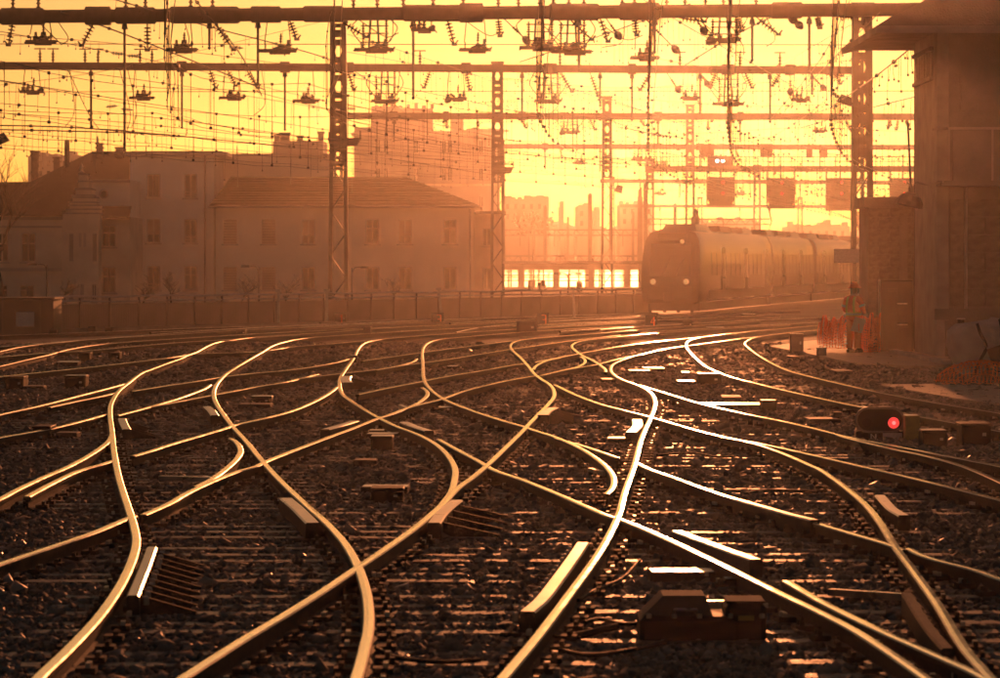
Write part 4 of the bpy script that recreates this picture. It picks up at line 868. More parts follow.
def gantry(label, Y, xl, yl, xr, yr, thick, posts, sets, splice=(), dY=0):
    """beam from (xl,yl) to (xr,yr) in photo pixels at distance Y (right end Y+dY)"""
    g = thing('catenary_gantry', label, 'gantry', 'catenary gantries across the yard')
    A, B = P(xl, yl, Y), P(xr, yr, Y + dY); k = Y / F; th = thick * k; L = (B - A).length
    at = lambda x: A.lerp(B, (x - xl) / (xr - xl))
    ax = (B - A).normalized()
    b = MB(); b.bar(A, B, .32, th * .72)
    off = Vector((0, 0, th * .43))
    b.bar(A + off, B + off, .42, th * .14); b.bar(A - off, B - off, .42, th * .14)
    beam = b.build('beam', 'gantry_steel', g)
    for (x, w, f) in splice:
        p = at(x); hw = w / 2 * k; f = 1 + (f - 1) * .42
        MB().prism([(-hw, -th * .5), (-hw * .94, -th * .58 * f), (hw * .94, -th * .58 * f), (hw, -th * .5), (hw, th * .5), (hw * .92, th * .6 * f), (-hw * .92, th * .6 * f), (-hw, th * .5)], -.25, .25).build('splice_box', 'gantry_steel', g).location = p
    for pa in posts: lattice_post(g, *pa)
    for st in sets:
        kd, x, y = st[0], st[1], st[2]; p0 = at(x) - Vector((0, .05, th / 2))
        if kd == 'rod':      # vertical drop tube with bell on top
            p1 = Vector((p0.x, p0.y, PZ(y, p0.y)))
            MB().tube([p0, p1], .06, 6).lathe([(.13, -.3), (.10, -.1), (.03, 0)], 8, p0).lathe([(.03, 0), (.08, -.08), (.03, -.16)], 6, p1).build('drop_tube', 'gantry_steel', g)
        elif kd == 'tray':   # hanging tray with pins, on two hangers
            pc = Vector((p0.x, p0.y - .1, PZ(y, p0.y))); s = st[3] if len(st) > 3 else 1.0
            inst('registration_tray', rs_t.choice(TRAYS), g, pc, None, (s, 1, 1))
            for q in (-.45, .45): MB().tube([pc + Vector((q * s, 0, .3)), Vector((pc.x + q * s * .8, p0.y, p0.z))], .022, 5).build('hanger', 'gantry_steel', g)
            inst('small_insulator', INSS, g, pc + Vector((.1 * s, 0, .3)), rotto((0.05, 0, 1)))
        elif kd in ('ins', 'gins'):    # insulator string between the beam and a point
            q = Vector((PX(st[3], Y) if len(st) > 3 else p0.x, p0.y - .1, PZ(y, Y))); d = q - p0
            me, l0 = (INS, 1.0) if kd == 'ins' else (INSG, .6)
            sc_ = min(1.0, d.length / l0) ; off_ = p0 + d * .5 - d.normalized() * l0 * sc_ / 2
            inst('insulator', me, g, off_, rotto(d), (1, 1, sc_))
            MB().tube([p0, q], .022, 5).build('tie_rod', 'gantry_steel', g)
            inst('wire_clamp', CLAMP, g, q)
        elif kd == 'ball':
            q = Vector((PX(st[3], Y), p0.y - .1, PZ(y, Y)))
            MB().tube([p0, q], .025, 5).build('tie_rod', 'gantry_steel', g)
            inst('tension_weight', BALL, g, q, rotto(q - p0)); inst('insulator', INSS, g, p0.lerp(q, .35), rotto(q - p0))
        elif kd == 'top':    # pin insulators standing on the beam
            p = at(x) + Vector((0, 0, th / 2)); inst('small_insulator', INSS, g, p, None, (1.4, 1.4, 1.5)); 
            MB().bar(p + Vector((-.3, 0, .7)), p + Vector((.3, 0, .7)), .06).bar(p + Vector((0, 0, .5)), p + Vector((0, 0, .75)), .05).build('cross_arm', 'gantry_steel', g)
        elif kd == 'loop':   # hanging jumper cable
            x2, y2 = st[3], st[4]; a_ = p0; c_ = Vector((PX(x2, Y), p0.y - .2, PZ(y2, Y))); mid = (a_ + c_) / 2 + Vector((.35, 0, -.25 * (a_ - c_).length))
            MB().tube(spline([a_, mid, c_], 8), .02, 5).build('jumper_cable', 'wire', g)
        elif kd == 'cluster':   # dense drop bracket: two tubes, cross bars, pins and a tray
            pc = Vector((p0.x, p0.y - .1, PZ(y, p0.y)))
            for q in (-.22, .2): MB().tube([pc + Vector((q, 0, 0)), Vector((pc.x + q * .7, p0.y, p0.z))], .05, 6).build('drop_tube', 'gantry_steel', g)
            for q in (.25, .55, .8):
                zz = pc.z + (p0.z - pc.z) * q; MB().bar((pc.x - .55, pc.y, zz), (pc.x + .6, pc.y, zz), .05).build('cross_arm', 'gantry_steel', g)
                inst('small_insulator', INSS, g, (pc.x + .5, pc.y, zz)); inst('small_insulator', INSS, g, (pc.x - .45, pc.y, zz - .3))
            inst('registration_tray', rs_t.choice(TRAYS), g, pc, None, (1.25, 1, 1))
            for sg in (-1, 1):
                MB().tube(spline([pc + Vector((sg * .5, 0, .2)), pc + Vector((sg * .95, 0, .9)), pc + Vector((sg * .7, 0, p0.z - pc.z))], 6), .025, 5).build('jumper_cable', 'wire', g)
    return g

S1 = [('ins',15,46,10),('tray',44,42),('ins',98,47,84),('rod',129,148),('ins',152,52,150),('tray',187,50),('rod',215,46),('ins',219,52,236),('rod',264,82),('ins',296,42,299),('tray',284,51,1.2),('ins',346,40,368),('cluster',381,50),('rod',420,96),('ins',454,48,455),('tray',482,50),('ball',511,44,526),('cluster',546,48),('ins',606,46,606),('ball',612,40,616),('cluster',578,52),('rod',585,68),('ins',684,27,700),('ball',700,36,699.5),('ball',650,54,672),('cluster',728,40),('rod',812,70),('ball',790,26,786),('ball',795,31,792),('ins',840,24,846),('rod',865,22),('tray',430,30,.8),('ins',505,40,500),('ins',640,40,634),('ins',575,44,590),('rod',660,50),('rod',756,58),('ins',760,40,772),('ins',742,36,736),('tray',650,58,.9),('ins',820,34,812),('loop',600,2,640,40),('loop',470,2,500,36),('loop',770,2,760,52),('loop',630,2,600,52),
      ('top',15,0),('top',41,0),('top',130,0),('top',150,0),('top',196,0),('top',218,0),('top',360,0),('top',384,0),('top',410,0),('top',440,0),('top',470,0),('top',505,0),('top',525,0),('top',546,0),('top',560,0),('top',575,0),('top',590,0),('top',628,0),('top',640,0),('top',655,0),('top',672,0),('top',690,0),('top',710,0),('top',728,0),('top',760,0),
      ('loop',42,2,64,46),('loop',62,2,63,46),('loop',190,2,178,52),('loop',366,2,400,36),('loop',400,2,372,48),('loop',543,2,560,46),('loop',730,2,738,60),('loop',700,2,706,38)]
gantry('nearest and highest gantry beam across the top of the picture on tall lattice masts', 150, -70, 17.5, 930, 9.5, 12.5,
       [(338.5, 150.0, 22, 15.5, 20.5, 166), (862, 150.0, 6, 19, 22, 172, 'slit')], S1,
       [(25, 44, 1.25), (102, 26, 1.5), (140, 40, 1.2), (210, 70, 1.25), (272, 30, 1.15), (330, 40, 1.1), (440, 60, 1.15), (478, 24, 1.6), (580, 50, 1.2), (645, 40, 1.3), (790, 30, 1.1)], dY=-4)
S2 = [('tray',32,92),('rod',91,126),('tray',142,98),('rod',182,126),('tray',232,98),('rod',285,128),('tray',306,101),('ins',210,88,216),('ins',228,86,236),('ins',247,88,258),('ins',348,90,354),('cluster',385,101),('ins',466,90,470),('tray',456,99),('rod',522,120),('cluster',548,101),('ins',590,96,598),('rod',632,118),('cluster',728,104),('rod',770,120),('ball',667,90,678),('ins',745,88,752),('ball',700,84,707),('ball',810,88,823),('rod',812,92),('ball',790,92,790),('ins',824,76,842),
      ('loop',70,2,65,128),('loop',68,2,100,130),('loop',128,2,132,128),('loop',120,2,128,130),('loop',262,2,254,116),('top',40,0),('top',53,0),('top',85,0),('top',98,0),('top',140,0),('top',152,0),('ins',430,88,424),('ins',560,92,572),('rod',600,104),('ins',650,90,640),('tray',690,98,.9),('ins',716,88,710),('rod',700,112),('ins',780,86,772),('tray',800,100,.8),('ins',835,84,840),('loop',400,2,372,120),('loop',700,2,740,100),('loop',560,2,540,118),('top',420,0),('top',560,0),('top',680,0),('top',740,0),('top',780,0)]
gantry('second gantry beam, thinner, running level below the nearest beam', 187, -80, 65.5, 862, 70.5, 7.5,
       [(497.5, 187, 64, 11, 14.5, 183), (858, 187, 60, 11, 13, 180)], S2, [(182, 10, 1.5), (285, 10, 1.5), (347, 14, 1.4), (466, 10, 1.5), (550, 14, 1.4), (632, 8, 1.4), (728, 12, 1.4), (790, 10, 1.4)])
S3 = [('rod',394,140),('ins',446,128,447),('gins',478,126,478),('ins',522,128,526),('ins',590,130,595),('cluster',570,132),('ins',640,126,645),('rod',658,142),('ins',708,130,708),('rod',740,140),('tray',820,131,.9),('ins',890,128,888),('ins',898,130,896),('ins',906,126,908),('ins',846,130,850)]
gantry('third gantry beam, starting at the tall left mast and passing behind the right tower', 247, 332, 116, 935, 117, 6.5,
       [(607, 247, 98, 9.5, 12.5, 178), (338, 247, 110, 9, 12, 178), (930, 247, 112, 9, 12, 178)], S3, [(394, 8, 1.4), (446, 6, 1.5), (522, 8, 1.4), (658, 8, 1.5), (740, 6, 1.5)])
S4 = [('rod',545,168),('rod',600,170),('cluster',640,160),('rod',700,168),('ins',735,156,738),('rod',820,170),('ins',560,158,562),('tray',660,165),('tray',580,163)]
gantry('fourth gantry beam in the glare, starting at the second lattice mast', 312, 500, 146.5, 935, 147.5, 5,
       [(690, 312, 106, 8, 10.5, 178), (501, 312, 142, 7, 9, 178), (930, 312, 142, 7, 9, 178)], S4, [(545, 6, 1.5), (700, 8, 1.4)])
gantry('fifth gantry beam, faint, lowest above the train', 375, 600, 181, 940, 183, 4,
       [(757, 375, 166, 7, 8.5, 184), (612, 375, 178, 5, 6.5, 184), (935, 375, 178, 6, 7, 184)], [('rod',640,196),('rod',680,196),('rod',720,198),('rod',800,198),('rod',845,196),('tray',660,194),('tray',740,194)], [])
gantry('faint sixth gantry just above the train roof in the haze', 440, 620, 206, 940, 207, 3,
       [(700, 440, 198, 5, 6, 200), (800, 440, 198, 5, 6, 200), (640, 440, 198, 5, 6, 200)], [('rod',660,216),('rod',740,216),('rod',770,216),('rod',830,216)], [])

# signal gantry with four hanging signal heads
sg = thing('signal_gantry', 'signal gantry beam above the train carrying the big signal heads', 'gantry', loc=(0, 0, 0))
Ys = 275
A, B = P(645, 169, Ys), P(935, 169, Ys)
MB().bar(A, B, .5, .45).build('beam', 'gantry_steel', sg)
for i in range(26):
    x = PX(645 + i * 11.2, Ys); MB().bar((x, Ys - .3, PZ(166, Ys)), (x, Ys - .3, PZ(157, Ys)), .05).build('rail_post', 'gantry_steel', sg)
MB().bar(P(645, 157, Ys - .3), P(935, 157, Ys - .3), .06).bar(P(645, 161.5, Ys - .3), P(935, 161.5, Ys - .3), .05).build('handrail', 'gantry_steel', sg)
lattice_post(sg, 650, Ys, 160, 8, 9, 190); lattice_post(sg, 930, Ys, 160, 8, 9, 190)
for (x0, x1, y0, y1) in ((700, 714, 144, 157), (760, 772, 144, 157), (806, 812, 147, 158), (820, 827, 147, 158)):
    MB().bbox(PX(x0, Ys), PX(x1, Ys), Ys - .5, Ys, PZ(y1, Ys), PZ(y0, Ys)).build('relay_box', 'gantry_steel', sg)
LAMP = MB().lathe([(.11, 0), (.11, .04), (.07, .06)], 10).mesh('red_lamp', 'red_lamp')
LAMPW = MB().lathe([(.12, 0), (.12, .04), (.08, .06)], 10).mesh('white_lamp', 'white_lamp')
for k, (xc, y0, y1, hw, lx, hood, lab) in enumerate(((721, 177, 205, 13.5, 723, 1, 'left signal head over the train, with two white lamps above its red ones'), (781, 178, 207, 13.5, 782, 0, 'middle signal head over the train with two red lamps'), (840.5, 178, 209, 13.5, 841.5, 0, 'signal head with two red lamps left of the right lattice mast'), (903, 178, 206, 12, 904.5, 0, 'signal head with two red lamps partly behind the tower'))):
    s = thing('hanging_signal', lab, 'signal', 'signals hanging from the gantry', P(xc, y0, Ys - .6)); kk = Ys / F; w = hw * kk; H = (y1 - y0) * kk
    MB().prism([(-w, 0), (w, 0), (w, -H * .8), (w * .8, -H), (-w * .8, -H), (-w, -H * .8)], -.05, .05).build('backboard', 'signal_black', s)
    MB().bbox(-w * 1.05, w * 1.05, .05, .75, -H * 1.05, -H * .95).bbox(-w * 1.05, -w * .98, .05, .75, -H, .6).bbox(w * .98, w * 1.05, .05, .75, -H, .6).build('cage', 'gantry_steel', s)
    MB().bar((0, .3, -.1), (0, .3, 1.0), .12).build('hanger', 'gantry_steel', s)
    for yy in (182.5, 193.5):
        inst('red_lamp', LAMP, s, ((lx - xc) * kk, -.07, (y0 - yy) * kk), rotto((0, -1, 0)))
        MB().lathe([(.15, 0), (.17, .18), (.15, .18), (.13, 0)], 10, ((lx - xc) * kk, -.06, (y0 - yy) * kk + .02), Vector((0, -1, 0))).build('hood', 'signal_black', s)
    for yy in (186, 200):
        for dx in (-.6, -.25, .55): MB().lathe([(.10, 0), (.10, .03)], 8, (dx * w, -.06, (y0 - yy) * kk), Vector((0, -1, 0))).build('dark_lens', 'window_glass', s)
    if hood:
        ub = MB().bbox(-w, w * .9, -.1, .2, 11 * kk, 21 * kk).build('upper_panel', 'signal_black', s)
        for dx in (717, 722.7): inst('white_lamp', LAMPW, ub, ((dx - xc) * kk, -.12, (y0 - 161) * kk), rotto((0, -1, 0)))
# ------------------------------------------------------------------ catenary wires over the curving tracks
def plan(pts): return spline([Vector((x, y, 0)) for x, y in pts], 10)
RUNS = [
 ('farthest catenary run, sweeping from the left edge low over the wall', [(-24,100),(-16,113),(-9.5,131),(-3.2,149),(6,172),(15,200),(25,247),(36,312),(46,400)], 6.1, 1.3),
 ('catenary run second from the wall, sweeping in from the left edge', [(-22,85),(-17,98),(-11,116),(-3,138),(6,160),(14.5,187),(25,232),(37,300),(49,400)], 6.2, 1.4),
 ('third catenary run from the wall, crossing the left half of the picture', [(-17,72),(-14,90),(-9,112),(-2,133),(6.5,155),(16,182),(27,228),(39,295),(53,400)], 6.3, 1.5),
 ('catenary run over the left S rails, high at the left', [(-4.6,50),(-7,76),(-8.5,105),(-2,128),(7,151),(17,178),(29,226),(42,295),(57,400)], 6.4, 1.6),
 ('catenary run over the left centre rails', [(-2.2,48),(-3.4,74),(-4.4,100),(-1,124),(8,148),(18.5,176),(31,224),(44,292),(60,400)], 6.4, 1.5),
 ('catenary run over the middle rails leading to the train', [(.6,46),(.8,70),(1.1,98),(2.6,124),(7.5,152),(12,187),(20,235),(29,300),(42,420)], 6.3, 1.5),
 ('catenary run over the train track, faint in the glare', [(2.0,46),(3.0,72),(4.2,102),(5.6,132),(9,170),(13,200),(21,247),(31,312),(44,420)], 6.2, 1.4),
 ('catenary run right of the train in the glare', [(3.1,48),(4.7,74),(6.6,104),(9.2,138),(13,168),(19,205),(28,260),(38,330),(50,430)], 6.2, 1.4),
 ('rightmost catenary run, coming in over the worker', [(4.9,52),(7.2,78),(10,108),(13.8,140),(19,170),(26,210),(34,260),(45,340)], 6.3, 1.5),
]
for i, (lab, pts, hc, hs) in enumerate(RUNS):
    path = plan(pts); r = thing('catenary_run', lab, 'overhead wire', 'overhead wires above the tracks')
    cum = [0.0]
    for a, b in zip(path, path[1:]): cum.append(cum[-1] + (b - a).length)
    span = 27.0
    def pt(d):
        j = max(q for q in range(len(path) - 1) if cum[q] <= d + 1e-6); t = (d - cum[j]) / (cum[j + 1] - cum[j]); return path[j].lerp(path[j + 1], min(1, t))
    def mz(d): u = (d + i * 5) % span / span; return hc + hs + .25 - 3.2 * hs * .35 * u * (1 - u)
    ds = np.arange(0, cum[-1] - .5, 3.0)
    for extra in ((0,), (0.16,))[0:1]:
        MB().tube([pt(d) + Vector((0, 0, mz(d))) for d in ds], .009, 4).build('messenger_wire', 'wire', r)
    MB().tube([pt(d) + Vector((0, 0, hc + .03 * math.sin(d))) for d in ds], .009, 4).build('contact_wire', 'wire', r)
    MB().tube([pt(d) + Vector((.12, 0, hc + .10 + .02 * math.sin(d + 1))) for d in ds], .007, 4).build('contact_wire', 'wire', r)
    dm = MB()
    for d in np.arange(1.5, cum[-1] - 1, 3.6):
        p = pt(d); z1 = mz(d)
        dm.tube([p + Vector((0, 0, hc)), p + Vector((0, 0, z1))], (.006 if p.y < 90 else .010), 3); bs = .04 if p.y < 95 else .085; dm.box(p + Vector((0, 0, hc + .02)), (bs, bs, bs)); dm.box(p + Vector((0, 0, z1)), (bs, bs, bs))
    tag(dm.build('dropper_set', 'wire', r), kind='stuff')
# feeder cables and stays, traced at the gantries
ST = [
 ('level cross wire strung just below the nearest gantry beam', [(-40,44,150),(860,45,149)], .018),
 ('level cross wire strung just below the second gantry beam', [(-40,92,187),(930,91,187)], .018),
 ('thick feeder cable slanting from under the nearest beam towards the tall left mast', [(60,12,148),(102,26,155),(180,56,170),(265,90,186)], .035),
 ('feeder cable slanting from the top edge down across the second beam', [(102,-4,140),(210,27,160),(333,61,186),(404,112,247)], .03),
 ('sunlit stay cable from the top edge through an insulator, left of the tall mast', [(190,-6,140),(214,22,148),(238,51,158),(262,96,187)], .03),
 ('long feeder rising from the tall left mast to the glare at the top', [(520,62,187),(600,36,170),(690,4,152)], .03),
 ('stay wire from the glare down to the right lattice mast', [(640,-2,140),(700,34,160),(800,90,187)], .02),
 ('slanting feeder rising from the fourth mast to the nearest beam right of the glare', [(684,66,187),(730,38,170),(790,8,152)], .035),
 ('stay running from the right mast up to the tower eave', [(830,108,150),(872,79,130),(918,42,100)], .025),
 ('stay running from the right mast to the tower wall lower down', [(800,128,187),(860,111,160),(918,96,100)], .02),
 ('fan of stay wire rising left of the right mast to the top edge', [(770,120,187),(820,60,165),(852,-4,145)], .018),
 ('second fan of stay wire left of the right mast', [(784,112,187),(826,66,165),(880,12,145)], .02),
 ('long thin wire across the left sky between the two beams', [(-40,24,150),(160,62,187),(340,104,247),(500,130,300)], .018),
 ('lower thin wire across the left sky with clamps', [(-40,74,150),(150,104,187),(340,132,247),(500,158,300)], .02),
 ('sagging feeder just above the rooftops from the left edge', [(-40,129,150),(60,131,160),(150,134,172),(240,142,190),(340,152,215),(500,176,270)], .03),
 ('upper sagging feeder above the rooftops with short rods', [(-40,125,150),(60,127,160),(170,135,174)], .03),
 ('long wire sinking from the tall mast to the right through the glare', [(346,76,187),(500,108,230),(640,140,290),(760,170,360)], .02),
 ('next long wire below it sinking to the right through the glare', [(346,104,187),(500,138,235),(620,160,290),(760,186,370)], .022),
 ('wire from the second mast head slanting down to the right', [(505,66,187),(600,98,220),(690,124,260),(780,142,312)], .022),
 ('wire from the third mast head slanting down to the right', [(612,100,247),(700,130,290),(800,152,340)], .022),
]
ST += [
 ('thin wire high across the left sky just under the nearest beam', [(-40,32,150),(120,44,165),(330,70,187)], .014),
 ('thin wire through the middle of the left sky', [(-40,58,150),(140,80,170),(330,110,215),(500,142,280)], .016),
 ('thin wire over the stepped gable in the left sky', [(-40,100,150),(140,116,175),(330,140,215)], .016),
 ('pair wire just below the feeder over the rooftops', [(-40,110,150),(140,124,175),(330,146,215),(500,168,270)], .016),
 ('steep thin wire crossing the left sky from upper right', [(-40,90,150),(110,70,165),(330,20,187)], .012),
 ('wire sagging between second and third mast in the glare', [(500,92,187),(560,112,205),(640,118,225),(700,112,247)], .014),
 ('thin wire above the third beam in the glare', [(346,52,187),(520,82,215),(700,104,260),(850,112,300)], .014),
 ('thin wire from the left mast to the fourth mast', [(346,120,187),(500,150,240),(690,178,312)], .016),
 ('thin wire from the second mast across to the right mast', [(505,110,187),(640,122,200),(780,118,190),(856,100,170)], .014),
 ('thin wire low in the glare above the signals', [(505,150,240),(640,166,290),(780,180,350),(900,190,400)], .018),
 ('thin wire just over the signal gantry', [(620,128,247),(740,146,280),(860,156,320)], .016),
 ('thin wire over the tall block to the second mast', [(346,34,160),(430,60,172),(500,84,187)], .013),
 ('thin wire dipping between the second and third beams at centre', [(346,88,187),(430,104,205),(560,96,225),(690,84,240)], .013),
 ('thin wire across the glare under the second beam', [(500,78,190),(620,88,200),(740,84,200),(856,76,190)], .012),
 ('thin wire across the glare above the third beam', [(500,102,210),(640,100,225),(760,106,235),(856,104,235)], .013),
 ('thin wire across the glare below the third beam', [(560,126,250),(680,134,260),(800,128,260),(910,132,255)], .014),
 ('wire fanning from the fourth mast to the right mast head', [(690,110,300),(770,70,230),(856,22,160)], .016),
 ('wire fanning from the fourth mast to the nearest beam', [(690,112,300),(720,70,230),(742,18,160)], .014),
 ('thin wire from the right mast back to the signal gantry', [(856,70,160),(800,120,220),(740,154,270)], .014),
 ('thin wire sagging over the signals', [(640,150,290),(730,160,290),(820,154,290),(910,162,290)], .014),
 ('cross wire high in the glare left of the right mast', [(640,56,160),(740,70,170),(856,60,160)], .014),
]
rs_w = random.Random(11)
for lab, pts, r in ST:
    pp = spline([P(*p) for p in pts], 10)
    o = tag(MB().tube(pp, r, 5).build('feeder_cable', 'wire'), lab, 'cable', 'cables strung between the gantries')
    m = MB(); n = len(pp)
    if n > 12:
        for j in range(3, n - 2, 4): m.lathe([(.03, -.12), (.08, -.05), (.08, .05), (.03, .12)], 6, pp[j], (pp[min(j + 1, n - 1)] - pp[j - 1]))
        hg = MB(); s_ = 0
        for j in range(1, n - 1):
            L = rs_w.choice((.35, .6, .9, 1.4, 1.9, 2.4)) * (pp[j].y / 200)
            for fr in (.2, .7):
                if rs_w.random() < (.42 if pp[j].x < -5 else .75) and r < .032:
                    p = pp[j].lerp(pp[j + 1], fr); q = p - Vector((rs_w.uniform(-.06, .06), 0, L * rs_w.uniform(.6, 1.1)))
                    hg.tube([p, q], .010, 3); hg.box(q, (.06, .06, .07))
        if hg.v: tag(hg.build('dropper_set', 'wire', o), kind='stuff')
        if m.v: tag(m.build('clamp', 'gantry_steel', o), kind='stuff')
GLASS = ['between the two upper beams, left one of a pair', 'between the two upper beams, right one of a pair', 'below the second beam, left one of a pair', 'below the second beam, right one of a pair', 'on the sunlit slanting stay', 'just left of the tall left mast', 'on the face of the tall left mast', 'beside the second lattice mast, upper', 'beside the second lattice mast, lower', 'under the third beam left of the second mast', 'above the chimneys, left one', 'above the chimneys, right one']
# glass insulators glinting in the sun on the wires near the left mast
for k, (x, y, Y) in enumerate(((118, 53, 160), (134, 56, 160), (112, 107, 185), (127, 109, 185), (236, 48, 155), (334, 111, 187), (350, 108, 187), (505, 131, 230), (506, 164, 240), (476, 128, 235), (307, 97, 190), (316, 101, 190))):
    o = inst('glass_insulator', INSG, None, P(x, y, Y) - Vector((.3, 0, 0)), rotto((1, 0, .1 * (k % 3 - 1)))); tag(o, 'glinting pale glass insulator ' + GLASS[k], 'insulator', 'glinting glass insulators')

# ------------------------------------------------------------------ train
def train():
    t = thing('train', 'grey regional train with a raked nose coming round the curve', 'train')
    p0 = Vector((8.0, 170, 0)); p1 = Vector((25.5, 256, 0)); p2 = Vector((46, 345, 0))
    line = spline([p0, Vector((13.6, 199, 0)), Vector((18.9, 226, 0)), p1, Vector((33.5, 292, 0)), p2], 12)
    cum = [0]
    for a, b in zip(line, line[1:]): cum.append(cum[-1] + (b - a).length)
    def at(s):
        s2 = max(0, min(s, cum[-1] - 1e-3)); j = max(q for q in range(len(line) - 1) if cum[q] <= s2)
        d = (line[j + 1] - line[j]).normalized(); p = line[j] + d * (s - cum[j]); return p, d, Vector((d.y, -d.x, 0))
    def W(s, u, z): p, d, n = at(s); return Vector((p.x + n.x * u, p.y + n.y * u, z))
    RZ = RT
    prof = [(-1.05, .38), (-1.40, .55), (-1.46, 1.1), (-1.47, 2.2), (-1.44, 2.9), (-1.36, 3.42), (-1.16, 3.78), (-.6, 3.94), (0, 3.98), (.6, 3.94), (1.16, 3.78), (1.36, 3.42), (1.44, 2.9), (1.47, 2.2), (1.46, 1.1), (1.40, .55), (1.05, .38)]
    rake = lambda z: 0.0 if z < 1.2 else 1.15 * ((z - 1.2) / 2.8) ** 1.2
    def body(s0, s1, nose, name, mi=None):
        m = MB(); m.smooth = True; st = ([0, .10, .35, .8, 1.7, 3.0] if nose else [s0]); x = (st[-1] // 3 + 1) * 3.0
        while x < s1 - .5: st.append(x); x += 3.0
        st.append(s1); n = len(prof); vs = []
        for s in st:
            k = 1.0
            if nose and s < 1.7: k = 0.93 + 0.07 * (1 - (1 - s / 1.7) ** 2.2)
            for u, z in prof:
                r = rake(z) * max(0, 1 - s / 3.0) if nose else 0
                if z < 0.6 and nose: r += .35 * max(0, 1 - s / 1.5)
                vs.append(W(s + r, u * k, RZ + z))
        fs = []
        for i in range(len(st) - 1):
            for q in range(n - 1):
                fs.append((i * n + q, i * n + q + 1, (i + 1) * n + q + 1, (i + 1) * n + q))
        # end caps as strips between mirrored profile points
        for base, flip in ((0, False), ((len(st) - 1) * n, True)):
            for q in range(n // 2):
                f = (base + q, base + n - 1 - q, base + n - 2 - q, base + q + 1)
                if len(set(f)) < 4: f = tuple(dict.fromkeys(f))
                fs.append(f[::-1] if flip else f)
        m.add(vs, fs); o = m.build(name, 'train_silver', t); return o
    cars = [(0, 29.3), (29.8, 51.3), (51.8, 73), (73.5, 98), (98.5, 122)]
    def side_panel(s0, s1, z0, z1, u=1.0, off=.012, name='panel', m_='train_glass', parent=None):
        def uu(z): return float(np.interp(z, [.55, 1.1, 2.2, 2.9, 3.42, 3.78], [1.40, 1.46, 1.47, 1.44, 1.36, 1.16])) + off
        mm = MB(); zs = np.linspace(z0, z1, 5); ns = max(2, int((s1 - s0) / 3) + 2); ss = np.linspace(s0, s1, ns); vs = []
        for s in ss:
            for z in zs: vs.append(W(s, uu(z) * u, RZ + z))
        fs = []
        for i in range(ns - 1):
            for j in range(4): fs.append((i * 5 + j, (i + 1) * 5 + j, (i + 1) * 5 + j + 1, i * 5 + j + 1))
        mm.add(vs, fs); return mm.build(name, m_, parent or t)
    for ci, (a, b) in enumerate(cars):
        bo = body(a, b, ci == 0, 'car_body')
        if ci < 3:
            s = a + (4.2 if ci == 0 else .8)
            side_panel(a + (3.2 if ci == 0 else .3), b - .3, .58, 1.05, name='skirt_band', m_='train_blue')
            k = 0
            while s < b - 2.0:
                door = (k % 5 == 2)
                if door:
                    dr = side_panel(s, s + 1.5, .62, 3.1, off=.03, name='door', m_='train_blue')
                    side_panel(s + .15, s + .68, 1.6, 2.85, off=.045, name='door_pane', parent=dr); side_panel(s + .82, s + 1.35, 1.6, 2.85, off=.045, name='door_pane', parent=dr)
                    p = W(s + .75, 1.62, RZ + .62); _, d, n = at(s)
                    MB().box(p, (.34, 1.4, .05), Matrix.Rotation(math.atan2(d.y, d.x) - math.pi / 2, 3, 'Z')).build('step', 'galvanised', dr)
                    s += 1.8
                else:
                    side_panel(s, s + 1.55, 1.75, 2.85, off=.02, name='window')
                    s += 1.85
                k += 1
            for sgn in (a + 6, b - 6) if ci else (a + 9, b - 5):
                bg = MB()
                for q in (-1.2, 1.2):
                    for uu in (-.75, .75): bg.lathe([(.05, -.07), (.42, -.07), (.46, -.02), (.42, .07), (.05, .07)], 14, W(sgn + q, uu, RZ + .44), at(sgn)[2])
                for uu in (-1.0, 1.0): bg.bar(W(sgn - 1.7, uu, RZ + .5), W(sgn + 1.7, uu, RZ + .5), .14, .2)
                bg.build('bogie', 'train_dark', t)
        uf = MB(); q_ = a + (1.5 if ci == 0 else .3)
        while q_ < b - 1:
            ppp, d, n = at(q_ + 1.5); uf.box(ppp + Vector((0, 0, RZ + .33)), (2.5, 3.05, .52), Matrix.Rotation(math.atan2(d.y, d.x) - math.pi / 2, 3, 'Z')); q_ += 3.0
        uf.build('underframe', 'train_dark', t)
        if ci:
            pa, d, n = at(a - .25); g = MB()
            g.box(pa + Vector((0, 0, RZ + 2.1)), (2.3, .7, 3.2), Matrix.Rotation(math.atan2(d.y, d.x) - math.pi / 2, 3, 'Z')); g.build('gangway', 'train_dark', t)
        rs = random.Random(ci)
        for q in range(3):
            s = a + (b - a) * (.2 + .3 * q); L = 3.0 + rs.random() * 2.5; ppp, d, n = at(s)
            rm = Matrix.Rotation(math.atan2(d.y, d.x) - math.pi / 2, 3, 'Z')
            MB().box(ppp + Vector((0, 0, RZ + 4.08)), (1.7, L, .30), rm, taper=.82).build('roof_unit', 'train_dark' if q % 2 else 'train_silver', t)
    # front: windscreen, lower mask, lamps, coupler
    def front(u0, u1, z0, z1, off, name, m_, nu=6, nz=6, parent=None):
        mm = MB(); vs = []
        for z in np.linspace(z0, z1, nz):
            for u in np.linspace(u0, u1, nu):
                s = rake(z) - off + .0
                vs.append(W(s, u, RZ + z))
        fs = [(i * nu + j, i * nu + j + 1, (i + 1) * nu + j + 1, (i + 1) * nu + j) for i in range(nz - 1) for j in range(nu - 1)]
        mm.add(vs, fs); return mm.build(name, m_, parent or t)
    front(-.98, .98, 1.72, 3.25, .03, 'windscreen', 'train_glass'); front(-.7, .7, 3.42, 3.75, .035, 'destination_display', 'train_glass')
    front(-1.1, 1.1, .62, 1.25, .03, 'bumper_mask', 'train_dark')
